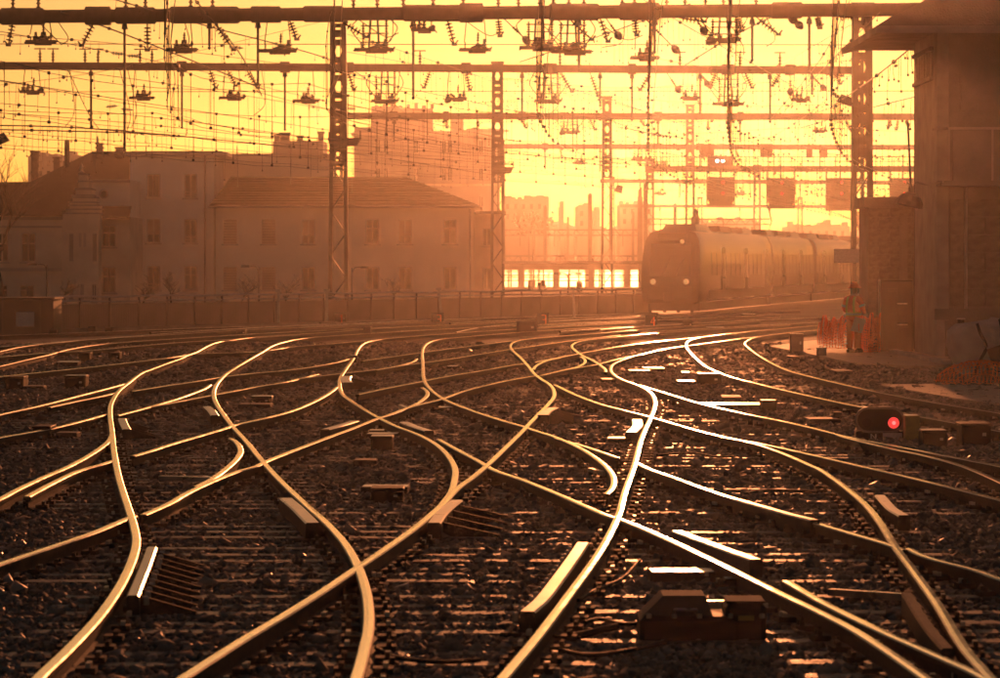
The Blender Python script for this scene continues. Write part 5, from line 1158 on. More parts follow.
    for u in (-.78, .80): MB().lathe([(.14, 0), (.13, .05), (.05, .08)], 12, W(-.05, u, RZ + 1.46), Vector((-.1, -1, 0))).build('headlamp', 'head_lamp', t)
    MB().lathe([(.11, 0), (.10, .05), (.04, .08)], 12, W(rake(3.4) - .1, .5, RZ + 3.36), Vector((-.1, -1, 0))).build('headlamp', 'head_lamp', t)
    cp = MB(); cp.bar(W(.4, 0, RZ + .75), W(-.45, 0, RZ + .75), .3, .28); cp.box(W(-.45, 0, RZ + .75), (.4, .2, .4)); cp.build('coupler', 'train_dark', t)
    MB().box(W(.35, 0, RZ + .28), (2.1, .4, .3)).build('snow_guard', 'train_dark', t)
    for u in (-1.0, -.3, .35, 1.0): MB().bar(W(.5, u, RZ + .0), W(.5, u, RZ + .4), .16).build('guard_iron', 'train_dark', t)
    for u in (-.35, .3): MB().tube([W(rake(1.75) - .05, u, RZ + 1.75), W(rake(2.6) - .06, u + .35, RZ + 2.6)], .02, 5).build('wiper', 'train_dark', t)
    pg = MB(); b0 = W(40, 0, RZ + 4.1); pg.tube([b0, b0 + Vector((.3, 1.2, .7)), b0 + Vector((0, .2, 1.6))], .04, 5).bar(b0 + Vector((-.8, .2, 1.6)), b0 + Vector((.8, .2, 1.6)), .06); pg.build('pantograph', 'train_dark', t)
    # person-like roof horn / vent stack seen over the cab
    MB().lathe([(.22, 0), (.22, .5), (.12, .6), (.16, .75), (.05, .95)], 8, W(9, .0, RZ + 4.1)).build('roof_horn', 'train_dark', t)
train()

# ------------------------------------------------------------------ right side: tower, hut, cabinet
def tower():
    t = thing('signal_tower', 'tall concrete signal tower with overhanging flat roof at the right edge', 'tower', loc=(0, 0, 0))
    Y1, Y2 = 92.0, 96.8; X0 = PX(915, Y2) ; XE = 21.0
    X0n = PX(937, Y1)
    zr = PZ(43, Y2)
    # side wall (faces left) as real slab with a louvred opening
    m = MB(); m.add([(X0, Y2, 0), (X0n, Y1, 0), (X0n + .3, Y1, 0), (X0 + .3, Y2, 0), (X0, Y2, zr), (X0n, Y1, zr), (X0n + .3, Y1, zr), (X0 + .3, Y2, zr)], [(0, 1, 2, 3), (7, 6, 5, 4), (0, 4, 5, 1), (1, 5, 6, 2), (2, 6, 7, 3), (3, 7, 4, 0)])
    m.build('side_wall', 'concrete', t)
    for i in range(7):
        f = .12 + .115 * i; a = Vector((X0, Y2, 0)).lerp(Vector((X0n, Y1, 0)), f); 
        MB().bbox(a.x - .05, a.x + .05, a.y - .09, a.y + .09, PZ(80, 94), PZ(53, 94)).build('louvre', 'concrete_dark', t)
    lf = MB()
    for zz in (PZ(81, 94), PZ(52, 94)):
        a = Vector((X0 - .07, Y2 - .3, zz)); b = Vector((X0n - .07, Y1 + .55, zz)); lf.bar(a, b, .1, .1)
    lf.build('louvre_frame', 'concrete_dark', t)
    # front wall core and courses of blocks
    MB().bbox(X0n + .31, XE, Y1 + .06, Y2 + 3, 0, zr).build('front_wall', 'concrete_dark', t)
    zb = PZ(183, Y1); rowh = .46; z = 1.35; r = 0
    bm = MB().cbox((0, 0, 0), (1, .12, 1), .0).mesh('block', 'block_stone')
    fw = t.children[-1]
    while z + rowh < zb:
        x = X0n + .32 - (0.45 if r % 2 else 0)
        while x < X0n + 5.2:
            xa, xb = max(x, X0n + .32), x + .9
            if xb - xa > .15: inst('block', bm, fw, ((xa + xb) / 2, Y1 + .05 + random.uniform(0, .012), z + rowh / 2), None, (xb - xa - .025, 1, rowh - .025))
            x += .9
        z += rowh; r += 1
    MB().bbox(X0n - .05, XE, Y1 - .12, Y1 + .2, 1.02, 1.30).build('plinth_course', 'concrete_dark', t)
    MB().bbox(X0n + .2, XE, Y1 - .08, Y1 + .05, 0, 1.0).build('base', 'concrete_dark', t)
    # balcony
    bz0, bz1 = PZ(181, Y1 - .6), PZ(129, Y1 - .6); bx0 = PX(947, Y1 - .6)
    MB().bbox(bx0 - .2, XE, Y1 - 1.0, Y1 + .05, bz0 - .14, bz0).build('balcony_slab', 'concrete_dark', t)
    MB().bbox(bx0 + .1, XE, Y1 - .95, Y1 - .87, bz0 + .003, bz1 - .05).build('balcony_parapet', 'concrete_dark', t)
    ra = MB(); ra.bar((bx0, Y1 - .98, bz1), (XE, Y1 - .98, bz1), .06); ra.bar((bx0, Y1 - .98, bz1), (bx0 - .3, Y1 - .2, bz1), .06)
    for q in range(9): ra.bar((bx0 + q * 1.1, Y1 - .98, bz0), (bx0 + q * 1.1, Y1 - .98, bz1), .05)
    ra.build('balcony_rail', 'concrete', t)
    MB().tube([(bx0 + .55, Y1 - .03, 1.3), (bx0 + .55, Y1 - .03, bz0 - .15)], .05, 6).build('downpipe', 'concrete', t)
    MB().tube([(bx0 + 1.6, Y1 - .03, PZ(300, Y1)), (bx0 + 1.6, Y1 - .03, PZ(205, Y1))], .035, 6).build('conduit', 'concrete', t)
    # roof with chamfered overhang
    xo = PX(874, Y1 - .5)
    poly = [(PX(888, Y1), zr), (xo, PZ(36, Y1)), (xo, PZ(29, Y1)), (PX(886, Y1), PZ(20, Y1)), (PX(915, Y1), PZ(6, Y1)), (PX(960, Y1), PZ(-20, Y1)), (XE + 1, PZ(-20, Y1)), (XE + 1, zr)]
    MB().prism(poly, Y1 - 1.2, Y2 + 3.5).build('roof', 'concrete_dark', t)
    MB().bbox(xo - .03, XE, Y1 - 1.26, Y1 - 1.2, PZ(36, Y1), PZ(29, Y1)).build('fascia', 'concrete', t)
    # upper windows band
    for q in range(4):
        x = X0n + .6 + q * 1.3; w = MB().bbox(x, x + 1.1, Y1 + .0, Y1 + .05, PZ(110, Y1), PZ(62, Y1)).build('window', 'concrete_dark', t)
tower()
h = thing('block_hut', 'square concrete hut with flat roof slab beside the tower', 'hut')
Yk = 100.0
x0, x1 = PX(868, Yk), PX(917, Yk)
MB().bbox(x0, x1, Yk, Yk + 2.5, 0, PZ(208, Yk)).build('wall', 'concrete_dark', h)
MB().bbox(x0 - .12, x1, Yk - .18, Yk + 2.6, PZ(208, Yk) + .003, PZ(197, Yk)).build('roof', 'concrete_dark', h)
bm2 = bpy.data.meshes['block']; z = .3; r = 0
hw = [c for c in h.children][0]
while z < PZ(216, Yk):
    x = x0 - (.3 if r % 2 else 0)
    while x < x1 - .1:
        xa, xb = max(x, x0 + .01), min(x + .6, x1)
        if xb - xa > .1: inst('block', bm2, hw, ((xa + xb) / 2, Yk + .03, z + .17), None, (xb - xa - .02, 1, .325))
        x += .6
    z += .345; r += 1
MB().bbox(PX(899, Yk), PX(907, Yk), Yk - .1, Yk - .04, PZ(300, Yk), PZ(215, Yk)).build('vent_strip', 'concrete_dark', h)
c = thing('relay_cabinet', 'tall metal relay cabinet with a pale edge in front of the hut', 'cabinet', loc=(PX(896, 97), 97, .1))
MB().cbox((0, .35, .95), (.92, .7, 1.9), .02).build('body', 'machine_dark', c)
MB().box((-.45, -.03, .95), (.05, .06, 1.96)).build('edge_strip', 'galvanised', c)
for dx in (-.2, .22): MB().box((dx, -.015, .95), (.36, .03, 1.7)).build('door', 'machine_dark', c)
for dz in (1.28, .72): MB().box((.16, -.1, dz), (.26, .14, .03)).build('bracket', 'galvanised', c)
for dz in (1.6, 1.64, 1.68): MB().box((-.1, -.035, dz), (.25, .015, .015)).build('vent_slot', 'signal_black', c)
# bracket lamp on the tower
l = thing('wall_lamp', 'dark dish-shaped wall lamp on a bracket at the tower corner', 'lamp', loc=P(911, 197, 91))
MB().lathe([(.02, .12), (.12, .10), (.25, .02), (.34, -.12), (.36, -.24), (.33, -.24), (.30, -.12), (.2, 0), (.05, .06)], 16, (0, 0, 0), Vector((.22, 0, 1))).build('shade', 'lamp_dark', l)
MB().lathe([(.06, 0), (.07, .12), (.04, .22)], 8, (0, 0, .08)).build('socket', 'lamp_dark', l)
MB().tube(spline([Vector((0, 0, .2)), Vector((.1, 0, .36)), Vector((.35, -.3, .30)), Vector((.66, -1.2, .36))], 6), .025, 6).build('arm', 'concrete', l)
MB().tube([(0, 0, .2), (-.08, 0, 1.9)], .03, 5).build('stem', 'lamp_dark', l)
# white board on the right mast
b = thing('blank_board', 'blank pale board fixed to the right lattice mast beside the hut', 'board', loc=P(851, 256, 143))
MB().box((0, 0, 0), (1.36, .06, .56)).build('panel', 'plate_white', b)
MB().bar((-.3, .1, -.2), (.6, .25, -.2), .06).bar((-.3, .1, .2), (.6, .25, .2), .06).build('bracket', 'gantry_steel', b)
fl = thing('floodlight', 'floodlight projecting left from the right lattice mast', 'lamp', loc=P(845, 100, 145.5))
MB().box((0, 0, 0), (.62, .4, .34), Matrix.Rotation(.35, 3, 'Y'), taper=.7).build('housing', 'lamp_dark', fl)
MB().bar((.2, .1, -.1), (.55, .1, -.25), .08).build('bracket', 'gantry_steel', fl)
fl = thing('floodlight', 'small floodlight near the top of the third lattice mast', 'lamp', loc=P(619, 189, 245.5))
MB().box((0, 0, 0), (.55, .4, .5), Matrix.Rotation(.3, 3, 'Y'), taper=.75).build('housing', 'lamp_dark', fl); MB().bar((-.2, .1, 0), (-.7, .1, .1), .08).build('bracket', 'gantry_steel', fl)
fl = thing('floodlight', 'dark floodlight head poking in at the left edge above the roofs', 'lamp', loc=P(1, 139, 150))
MB().box((0, 0, 0), (.6, .4, .4), Matrix.Rotation(-.4, 3, 'Y'), taper=.7).build('housing', 'lamp_dark', fl); MB().tube([(-.2, 0, -.1), (-.6, 0, -.6), (-.7, 0, -7.2)], .07, 6).build('pole', 'gantry_steel', fl)
# small platforms on masts
for k, (x, y, Y, w, lab) in enumerate(((340, 143, 149.4, 1.0, 'small work platform bracketed on the tall left lattice mast'), (500, 171, 186.4, .8, 'small work platform bracketed on the second lattice mast'))):
    b = thing('mast_platform', lab, 'platform', loc=P(x, y, Y))
    MB().prism([(-w * .5, .2), (w * .9, .2), (w * .7, -.12), (-w * .4, -.2)], -.35, .1).build('deck', 'gantry_steel', b)
    MB().bar((w * .85, -.2, .2), (w * .85, -.2, .5), .05).bar((-w * .45, -.2, .2), (-w * .45, -.2, .45), .05).build('upstand', 'gantry_steel', b)

# ------------------------------------------------------------------ walkway slabs
def slab(name, px, z, m_, label, th=.12):
    pts = [G(x, y, z) for x, y in px]; n = len(pts)
    vs = [(p.x, p.y, z) for p in pts] + [(p.x, p.y, z - th) for p in pts]
    o = MB().add(vs, [tuple(range(n)), tuple(range(2 * n - 1, n - 1, -1))] + [(i, n + i, n + (i + 1) % n, (i + 1) % n) for i in range(n)]).build(name, m_)
    o['kind'] = 'structure'; o['label'] = label; return o
slab('walkway', [(806, 341), (770, 346), (800, 352), (850, 362), (920, 366), (960, 364), (1100, 378), (1100, 342), (930, 338), (870, 336)], .09, 'walk_slab', 'sunlit dusty walkway the worker stands on')
slab('path', [(880, 384.5), (905, 389), (955, 398), (1060, 412), (1060, 392), (1000, 386), (940, 383.5)], .06, 'walk_slab', 'sunlit path strip in front of the heaped bag')
# kerb cable duct at tower foot
a, b = G(893, 350, .16), G(946, 361, .16)
k = MB(); d = (b - a); 
for i in range(7):
    p, q = a + d * (i / 7 + .005), a + d * ((i + 1) / 7 - .005); k = MB().bar(Vector((p.x, p.y, .13)), Vector((q.x, q.y, .13)), .22, .1); 
    if i == 0: kt = thing('cable_duct', 'row of duct covers along the foot of the tower', 'cable duct', loc=(0, 0, 0))
    k.build('duct_cover', 'concrete', kt)

# ------------------------------------------------------------------ worker
def worker():
    Yw = 96.0; X = PX(853.5, Yw); z0 = .09
    w = thing('person', 'person in orange high-visibility suit and helmet holding papers, back turned', 'person', loc=(X, Yw, z0)); w.rotation_euler.z = math.radians(-38)
    # local: facing +Y (away), left = -X ; z up ; height 1.82
    J = {'pel': (0, 0, .95, .165, .125), 'wst': (0, -.01, 1.10, .165, .125), 'chs': (0, -.01, 1.30, .195, .135), 'shc': (0, 0, 1.45, .165, .105), 'nck': (0, .03, 1.53, .062, .06), 'hd0': (0, .06, 1.60, .078, .088), 'hd1': (0, .07, 1.70, .086, .10), 'hd2': (0, .06, 1.78, .06, .07),
         'hl': (-.10, 0, .90, .105, .105), 'kl': (-.13, .03, .50, .078, .08), 'al': (-.14, -.01, .12, .058, .062), 'tl': (-.15, .15, .05, .05, .04),
         'hr': (.10, 0, .90, .105, .105), 'kr': (.11, .05, .50, .078, .08), 'ar': (.12, .02, .12, .058, .062), 'tr': (.14, .18, .05, .05, .04),
         'sl': (-.21, -.01, 1.42, .085, .085), 'el': (-.30, -.03, 1.14, .062, .062), 'wl': (-.20, .20, 1.02, .045, .045),
         'sr': (.21, -.01, 1.42, .085, .085), 'er': (.31, .0, 1.15, .062, .062), 'wr': (.20, .24, 1.05, .045, .045)}
    E = [('pel', 'wst'), ('wst', 'chs'), ('chs', 'shc'), ('shc', 'nck'), ('nck', 'hd0'), ('hd0', 'hd1'), ('hd1', 'hd2'), ('pel', 'hl'), ('hl', 'kl'), ('kl', 'al'), ('al', 'tl'), ('pel', 'hr'), ('hr', 'kr'), ('kr', 'ar'), ('ar', 'tr'), ('shc', 'sl'), ('sl', 'el'), ('el', 'wl'), ('shc', 'sr'), ('sr', 'er'), ('er', 'wr')]
    def skin(name, J, E, root, m_, parent, sub=2):
        ks = list(J); me = bpy.data.meshes.new(name); me.from_pydata([J[k][:3] for k in ks], [(ks.index(a), ks.index(b)) for a, b in E], [])
        o = bpy.data.objects.new(name, me); col.objects.link(o); o.parent = parent
        o.modifiers.new('s', 'SKIN'); sv = me.skin_vertices[0].data if me.skin_vertices else None
        if sv is None:
            bpy.context.view_layer.objects.active = o; bpy.ops.mesh.customdata_skin_add(); sv = me.skin_vertices[0].data
        for i, k in enumerate(ks): sv[i].radius = J[k][3:5]; sv[i].use_root = (k == root)
        ss = o.modifiers.new('u', 'SUBSURF'); ss.levels = sub; ss.render_levels = sub
        dg = bpy.context.evaluated_depsgraph_get(); ev = o.evaluated_get(dg); nm = bpy.data.meshes.new_from_object(ev)
        o.modifiers.clear(); o.data = nm; nm.materials.clear()
        for mm in (m_ if isinstance(m_, list) else [m_]): nm.materials.append(MATS[mm])
        nm.polygons.foreach_set('use_smooth', [True] * len(nm.polygons)); return o
    b = skin('body', J, E, 'pel', ['vest_orange', 'skin', 'boot', 'vest_silver', 'vest_yellow'], w)
    for p in b.data.polygons:
        c = p.center
        if c.z > 1.515 and abs(c.x) < .13: p.material_index = 1
        elif c.z < .13: p.material_index = 2
    # hands with fingers
    for s, wr in ((-1, J['wl']), (1, J['wr'])):
        Hj = {'w': (*wr[:3], .034, .028)}
        bx, by, bz = wr[:3]; Hj['p'] = (bx - s * .02, by + .07, bz - .01, .04, .022); Ee = [('w', 'p')]
        for f in range(4):
            o = (f - 1.5) * .02; Hj[f'f{f}a'] = (bx - s * .035 + o * .3, by + .12 - abs(f - 1.5) * .006, bz + o, .010, .010); Hj[f'f{f}b'] = (bx - s * .06, by + .145 - abs(f - 1.5) * .01, bz + o - .012, .009, .009); Hj[f'f{f}c'] = (bx - s * .075, by + .13, bz + o - .022, .008, .008)
            Ee += [('p', f'f{f}a'), (f'f{f}a', f'f{f}b'), (f'f{f}b', f'f{f}c')]
        Hj['t1'] = (bx - s * .05, by + .05, bz + .035, .011, .011); Hj['t2'] = (bx - s * .075, by + .085, bz + .04, .009, .009); Ee += [('p', 't1'), ('t1', 't2')]
        skin('hand', Hj, Ee, 'w', 'skin', w, 1)
    # helmet with brim
    hm = MB(); hm.smooth = True; prof = []
    for i in range(9):
        a = math.pi / 2 * i / 8; prof.append((.135 * math.cos(a) + .001, .135 * math.sin(a)))
    prof = [(.175, -.012), (.178, 0), (.138, .006)] + prof[1:]
    hm.lathe(prof, 18, (0, .055, 1.735), Vector((0, -.05, 1))); hm.box((0, .055, 1.87), (.04, .2, .025)); hm.build('helmet', 'helmet_red', w)
    # reflective bands that follow the torso, and braces
    def band(z, rx, ry, h_, m_, n_, y=0.0):
        m = MB(); n = 20; vs = []
        for zz, k in ((z - h_ / 2, 1.0), (z + h_ / 2, 1.0)):
            vs += [(rx * math.cos(2 * math.pi * i / n), y + ry * math.sin(2 * math.pi * i / n), zz) for i in range(n)]
        vs += [(v[0] * .93, v[1] * .93, v[2]) for v in vs]
        m.add(vs, [(i, (i + 1) % n, n + (i + 1) % n, n + i) for i in range(n)] + [(n + i, n + (i + 1) % n, 3 * n + (i + 1) % n, 3 * n + i) for i in range(n)] + [(i, 2 * n + i, 2 * n + (i + 1) % n, (i + 1) % n) for i in range(n)]); return m.build(n_, m_, w)
    jk = MB(); n = 20; vs = []
    for zz, rx, ry in ((.88, .235, .185), (1.0, .215, .17), (1.12, .21, .165), (1.28, .225, .165), (1.42, .205, .14), (1.50, .11, .09)):
        vs += [(rx * math.cos(2 * math.pi * i / n), ry * math.sin(2 * math.pi * i / n) - .005, zz) for i in range(n)]
    jk.smooth = True; jk.add(vs, [(r * n + i, r * n + (i + 1) % n, (r + 1) * n + (i + 1) % n, (r + 1) * n + i) for r in range(5) for i in range(n)]); jk.build('jacket', 'vest_orange', w)
    band(1.02, .224, .178, .10, 'vest_yellow', 'waist_band'); band(1.02, .227, .181, .045, 'vest_silver', 'reflective_strip')
    for sx in (-.11, .11):
        pts = [Vector((sx * 1.1, -.158, 1.06)), Vector((sx * 1.05, -.176, 1.16)), Vector((sx, -.172, 1.28)), Vector((sx * .95, -.15, 1.40)), Vector((sx * .9, -.09, 1.485))]
        m = MB(); vs = []
        for p in pts: vs += [p + Vector((-.028, -.006, 0)), p + Vector((.028, -.006, 0)), p + Vector((.028, .02, 0)), p + Vector((-.028, .02, 0))]
        m.add(vs, [(4 * i + a, 4 * i + (a + 1) % 4, 4 * i + 4 + (a + 1) % 4, 4 * i + 4 + a) for i in range(4) for a in range(4)]); m.build('brace_stripe', 'vest_yellow', w)
    for k_, (a, b_) in enumerate((('sl', 'el'), ('sr', 'er'))):
        A = Vector(J[a][:3]); B = Vector(J[b_][:3]); MB().tube([A.lerp(B, .55), A.lerp(B, .75)], .083, 12).build('sleeve_stripe', 'vest_silver', w)
    for a, b_ in (('kl', 'al'), ('kr', 'ar')):
        A = Vector(J[a][:3]); B = Vector(J[b_][:3]); MB().tube([A.lerp(B, .35), A.lerp(B, .5)], .082, 12).build('leg_stripe', 'vest_silver', w)
        MB().tube([A.lerp(B, .6), A.lerp(B, .75)], .080, 12).build('leg_stripe', 'vest_silver', w)
    # trouser legs, straight
    for s in (-1, 1):
        q = MB(); q.smooth = True; q.tube([(s * .10, 0, .90), (s * .115, .025, .5), (s * .13, .0, .11)], .108, 12, r1=.085); q.build('trouser_leg', 'vest_orange', w)
        q = MB().cbox((s * .135, .06, .045), (.11, .29, .09), .025); q.build('boot', 'boot', w)
    pm = tag(MB().box((0, 0, 0), (.30, .012, .40), Matrix.Rotation(.3, 3, 'X') @ Matrix.Rotation(.25, 3, 'Y')).build('paper_sheet', 'paper'), 'pale sheet of papers held by the person in orange', 'paper')
    pm.location = P(858.5, 325, 95.65)
worker()

# ------------------------------------------------------------------ orange safety netting
def net(label, px, rows_, cols_, Y, depthf, seed):
    """net hung over a wavy surface: px outline left/right, real strips"""
    rs = random.Random(seed); o = MB(); (xl, xr, yt, yb) = px; top = [yt + rs.uniform(-3, 5) for _ in range(cols_ + 1)]
    pt = {}
    for i in range(cols_ + 1):
        for j in range(rows_ + 1):
            u, v = i / cols_, j / rows_
            x = xl + (xr - xl) * u + rs.uniform(-.25, .25) + 2.5 * math.sin(v * 3 + seed) * (1 - v) * .6
            yy = top[i] + (yb - top[i]) * v + rs.uniform(-.3, .3)
            Yd = Y + .35 * math.sin(u * 9 + v * 2 + seed) + .15 * math.sin(u * 23 + seed) + depthf * u
            p = P(x, yy, Yd); p.z = max(p.z, .10); pt[i, j] = p
    for i in range(cols_ + 1):
        for j in range(rows_):
            a, b = pt[i, j], pt[i, j + 1]; o.bar(a, b, .018, .012)
    for j in range(rows_ + 1):
        for i in range(cols_):
            a, b = pt[i, j], pt[i + 1, j]; o.bar(a, b, .032, .012)
    return o
nt = thing('safety_net', 'crumpled orange safety netting standing right of the person', 'netting', loc=(0, 0, 0))
tag(net('', (854, 879, 316, 354), 16, 13, 96.6, .2, 1).build('mesh', 'net_orange', nt), kind='stuff'); tag(net('', (860, 880, 322, 355), 10, 8, 96.1, .3, 5).build('mesh_fold', 'net_orange', nt), kind='stuff')
nt = thing('safety_net', 'crumpled orange safety netting standing left of the person', 'netting', loc=(0, 0, 0))
tag(net('', (818, 843, 318, 344), 13, 12, 97.6, .2, 2).build('mesh', 'net_orange', nt), kind='stuff'); tag(net('', (824, 850, 324, 348), 8, 9, 97.2, .2, 8).build('mesh_fold', 'net_orange', nt), kind='stuff')
nt = thing('safety_net', 'heap of orange netting under the white bag at the right edge', 'netting', loc=(0, 0, 0))
def heap(cx, cy, rx, ry, h_, nu, nv, seed):
    rs = random.Random(seed); o = MB(); pt = {}
    for i in range(nu + 1):
        for j in range(nv + 1):
            u, v = i / nu * 2 - 1, j / nv * 2 - 1; r2 = min(1, u * u * .8 + v * v)
            pt[i, j] = Vector((cx + u * rx, cy + v * ry, .07 + h_ * max(0, 1 - r2) ** .6 + rs.uniform(0, .05)))
    for i in range(nu + 1):
        for j in range(nv): o.bar(pt[i, j], pt[i, j + 1], .014, .008)
    for j in range(nv + 1):
        for i in range(nu): o.bar(pt[i, j], pt[i + 1, j], .014, .008)
    return o
BX, BY = PX(984, 74), 74.0
tag(heap(PX(985, 71), 71.5, .85, .8, .42, 22, 18, 4).build('mesh', 'net_orange', nt), kind='stuff')
# white big bag lying tipped on the heap
bg = thing('bulk_bag', 'tipped white bulk bag with black straps at the right edge', 'bag', loc=(BX, BY, .25))
bg.rotation_euler = (0, math.radians(-12), 0)
def bag_mesh():
    m = MB(); m.smooth = True; n, k = 22, 12; vs = []
    rs = random.Random(3)
    for j in range(k + 1):
        v = j / k; z = v * 1.0; bul = .52 + .10 * math.sin(math.pi * v) - (.12 if v in (0, 1) else 0)
        for i in range(n):
            a = 2 * math.pi * i / n; sq = 1 / max(abs(math.cos(a)), abs(math.sin(a))) ** .65
            r = bul * sq * (1 + .05 * math.sin(a * 5 + j * .7) + rs.uniform(-.025, .025)); vs.append((r * math.cos(a), r * math.sin(a) * .9, z + .05 * math.sin(a * 3 + 1) * v))
    fs = [(j * n + i, j * n + (i + 1) % n, (j + 1) * n + (i + 1) % n, (j + 1) * n + i) for j in range(k) for i in range(n)]
    fs += [tuple(range(n - 1, -1, -1)), tuple(range(k * n, (k + 1) * n))]
    return m.add(vs, fs)
bag_mesh().build('sack', 'bag_white', bg)
for pts in ([(-.02, -.62, 1.0), (0, -.66, .8), (.06, -.68, .5), (-.12, -.68, .25), (-.3, -.64, -.02)], [(.45, -.62, 1.0), (.46, -.65, .6), (.5, -.62, .1)]):
    MB().tube(spline([Vector(p) for p in pts], 5), .035, 6).build('strap', 'bag_strap', bg)
MB().box((.35, -.69, .33), (.55, .02, .30), Matrix.Rotation(-.12, 3, 'Y')).build('printed_patch', 'brick_chimney', bg); MB().box((.3, -.66, .05), (.6, .02, .24), Matrix.Rotation(-.12, 3, 'Y')).build('dark_patch', 'bag_strap', bg)
pb = thing('barrier_post', 'short dark post with a pale cap behind the white bag', 'post', loc=(PX(961, 84), 84, 0)); MB().lathe([(.085, 0), (.08, 1.15)], 10).build('shaft', 'machine_dark', pb); MB().lathe([(.10, 0), (.10, .025), (.08, .03)], 10, (0, 0, 1.15)).build('cap', 'plate_white', pb)

# ------------------------------------------------------------------ dwarf signal with red lamp
ds = thing('dwarf_signal', 'low black signal on the ground with a glowing red lamp at right', 'signal', loc=G(884, 441, 0))
Yd = ds.location.y; kd = Yd / F
def stadium(w, h_, n=8):
    r = h_ / 2; pts = []
    for i in range(n + 1): a = -math.pi / 2 + math.pi * i / n; pts.append((w / 2 - r + r * math.cos(a), r * math.sin(a)))
    for i in range(n + 1): a = math.pi / 2 + math.pi * i / n; pts.append((-w / 2 + r + r * math.cos(a), r * math.sin(a)))
    return pts
zc = (441 - 420) * kd; xc_ = -4 * kd
o = MB().prism(stadium(48 * kd, 24 * kd), 0, .14).build('face', 'signal_black', ds); o.location = (xc_, 0, zc)
so, si = stadium(50 * kd, 26 * kd), stadium(45.5 * kd, 21.5 * kd); n = len(so); rm = MB()
vs = [(x, -.02, z) for x, z in so] + [(x, -.02, z) for x, z in si] + [(x, .05, z) for x, z in so] + [(x, .05, z) for x, z in si]
rm.add(vs, [f for i in range(n) for f in ((i, (i + 1) % n, n + (i + 1) % n, n + i), (2 * n + i, i, (i + 1) % n, 2 * n + (i + 1) % n)[::-1], (n + i, n + (i + 1) % n, 3 * n + (i + 1) % n, 3 * n + i))])
o = rm.build('rim', 'signal_rim', ds); o.location = (xc_, 0, zc)
lz = (441 - 422.8) * kd; lx = (893.5 - 884) * kd
MB().lathe([(5.6 * kd, 0), (5.4 * kd, .03), (3.2 * kd, .045)], 16, (lx, -.01, lz), Vector((0, -1, 0))).build('red_lamp', 'red_lamp', ds)
MB().lathe([(2.0 * kd, 0), (1.6 * kd, .02)], 12, (lx, -.05, lz), Vector((0, -1, 0))).build('lamp_core', 'red_core', ds)
MB().lathe([(4.5 * kd, 0), (4.5 * kd, .02)], 14, (-17 * kd, -.005, lz), Vector((0, -1, 0))).build('dark_lens', 'window_glass', ds)
MB().bbox(-28 * kd, 20 * kd, .02, .1, 0, (441 - 431) * kd).build('base', 'machine_dark', ds)
np_ = MB().bbox(-15 * kd, -6 * kd, -.02, .015, 1.2 * kd, 8 * kd).build('letter_plate', 'signal_black', ds)
nm_ = MB(); nm_.bar((-13 * kd, -.03, 2 * kd), (-13 * kd, -.03, 7.2 * kd), .018, .01).bar((-8.4 * kd, -.03, 2 * kd), (-8.4 * kd, -.03, 7.2 * kd), .018, .01).bar((-13 * kd, -.031, 7.2 * kd), (-8.4 * kd, -.031, 2 * kd), .018, .01); nm_.build('letter_n', 'plate_white', np_)
MB().bbox(-1 * kd, 18 * kd, -.02, .015, 1.2 * kd, 8 * kd).build('number_plate', 'plate_white', ds)

# ------------------------------------------------------------------ trackside boxes and machines
def tbox(name, label, cat, x0, x1, yt, yb, lid='galvanised', body='machine_dark', depth=.45, feet=True):
    g = G((x0 + x1) / 2, yb, 0.0); k = g.y / F; w = (x1 - x0) * k; h_ = (yb - yt) * k
    t = thing(name, label, cat, 'trackside boxes', g)
    MB().cbox((0, depth / 2, h_ * .5 - .01), (w * .94, depth, h_ * .96), min(.025, w * .06)).build('body', body, t)
    MB().cbox((0, depth / 2, h_ * .98), (w, depth * 1.06, max(.03, h_ * .07)), min(.012, w * .05), 0, 1).build('lid', [body, lid], t)  # lid sides take the body colour as painted shade; only the top is lid-coloured
    if w > .3:
        MB().box((w * .25, -.012, h_ * .55), (w * .12, .03, h_ * .14)).build('latch', 'galvanised', t)
        for s in (-1, 1): MB().box((s * w * .42, depth / 2, .01), (w * .12, depth * 1.25, .05)).build('foot', 'rail_rust', t)
    return t
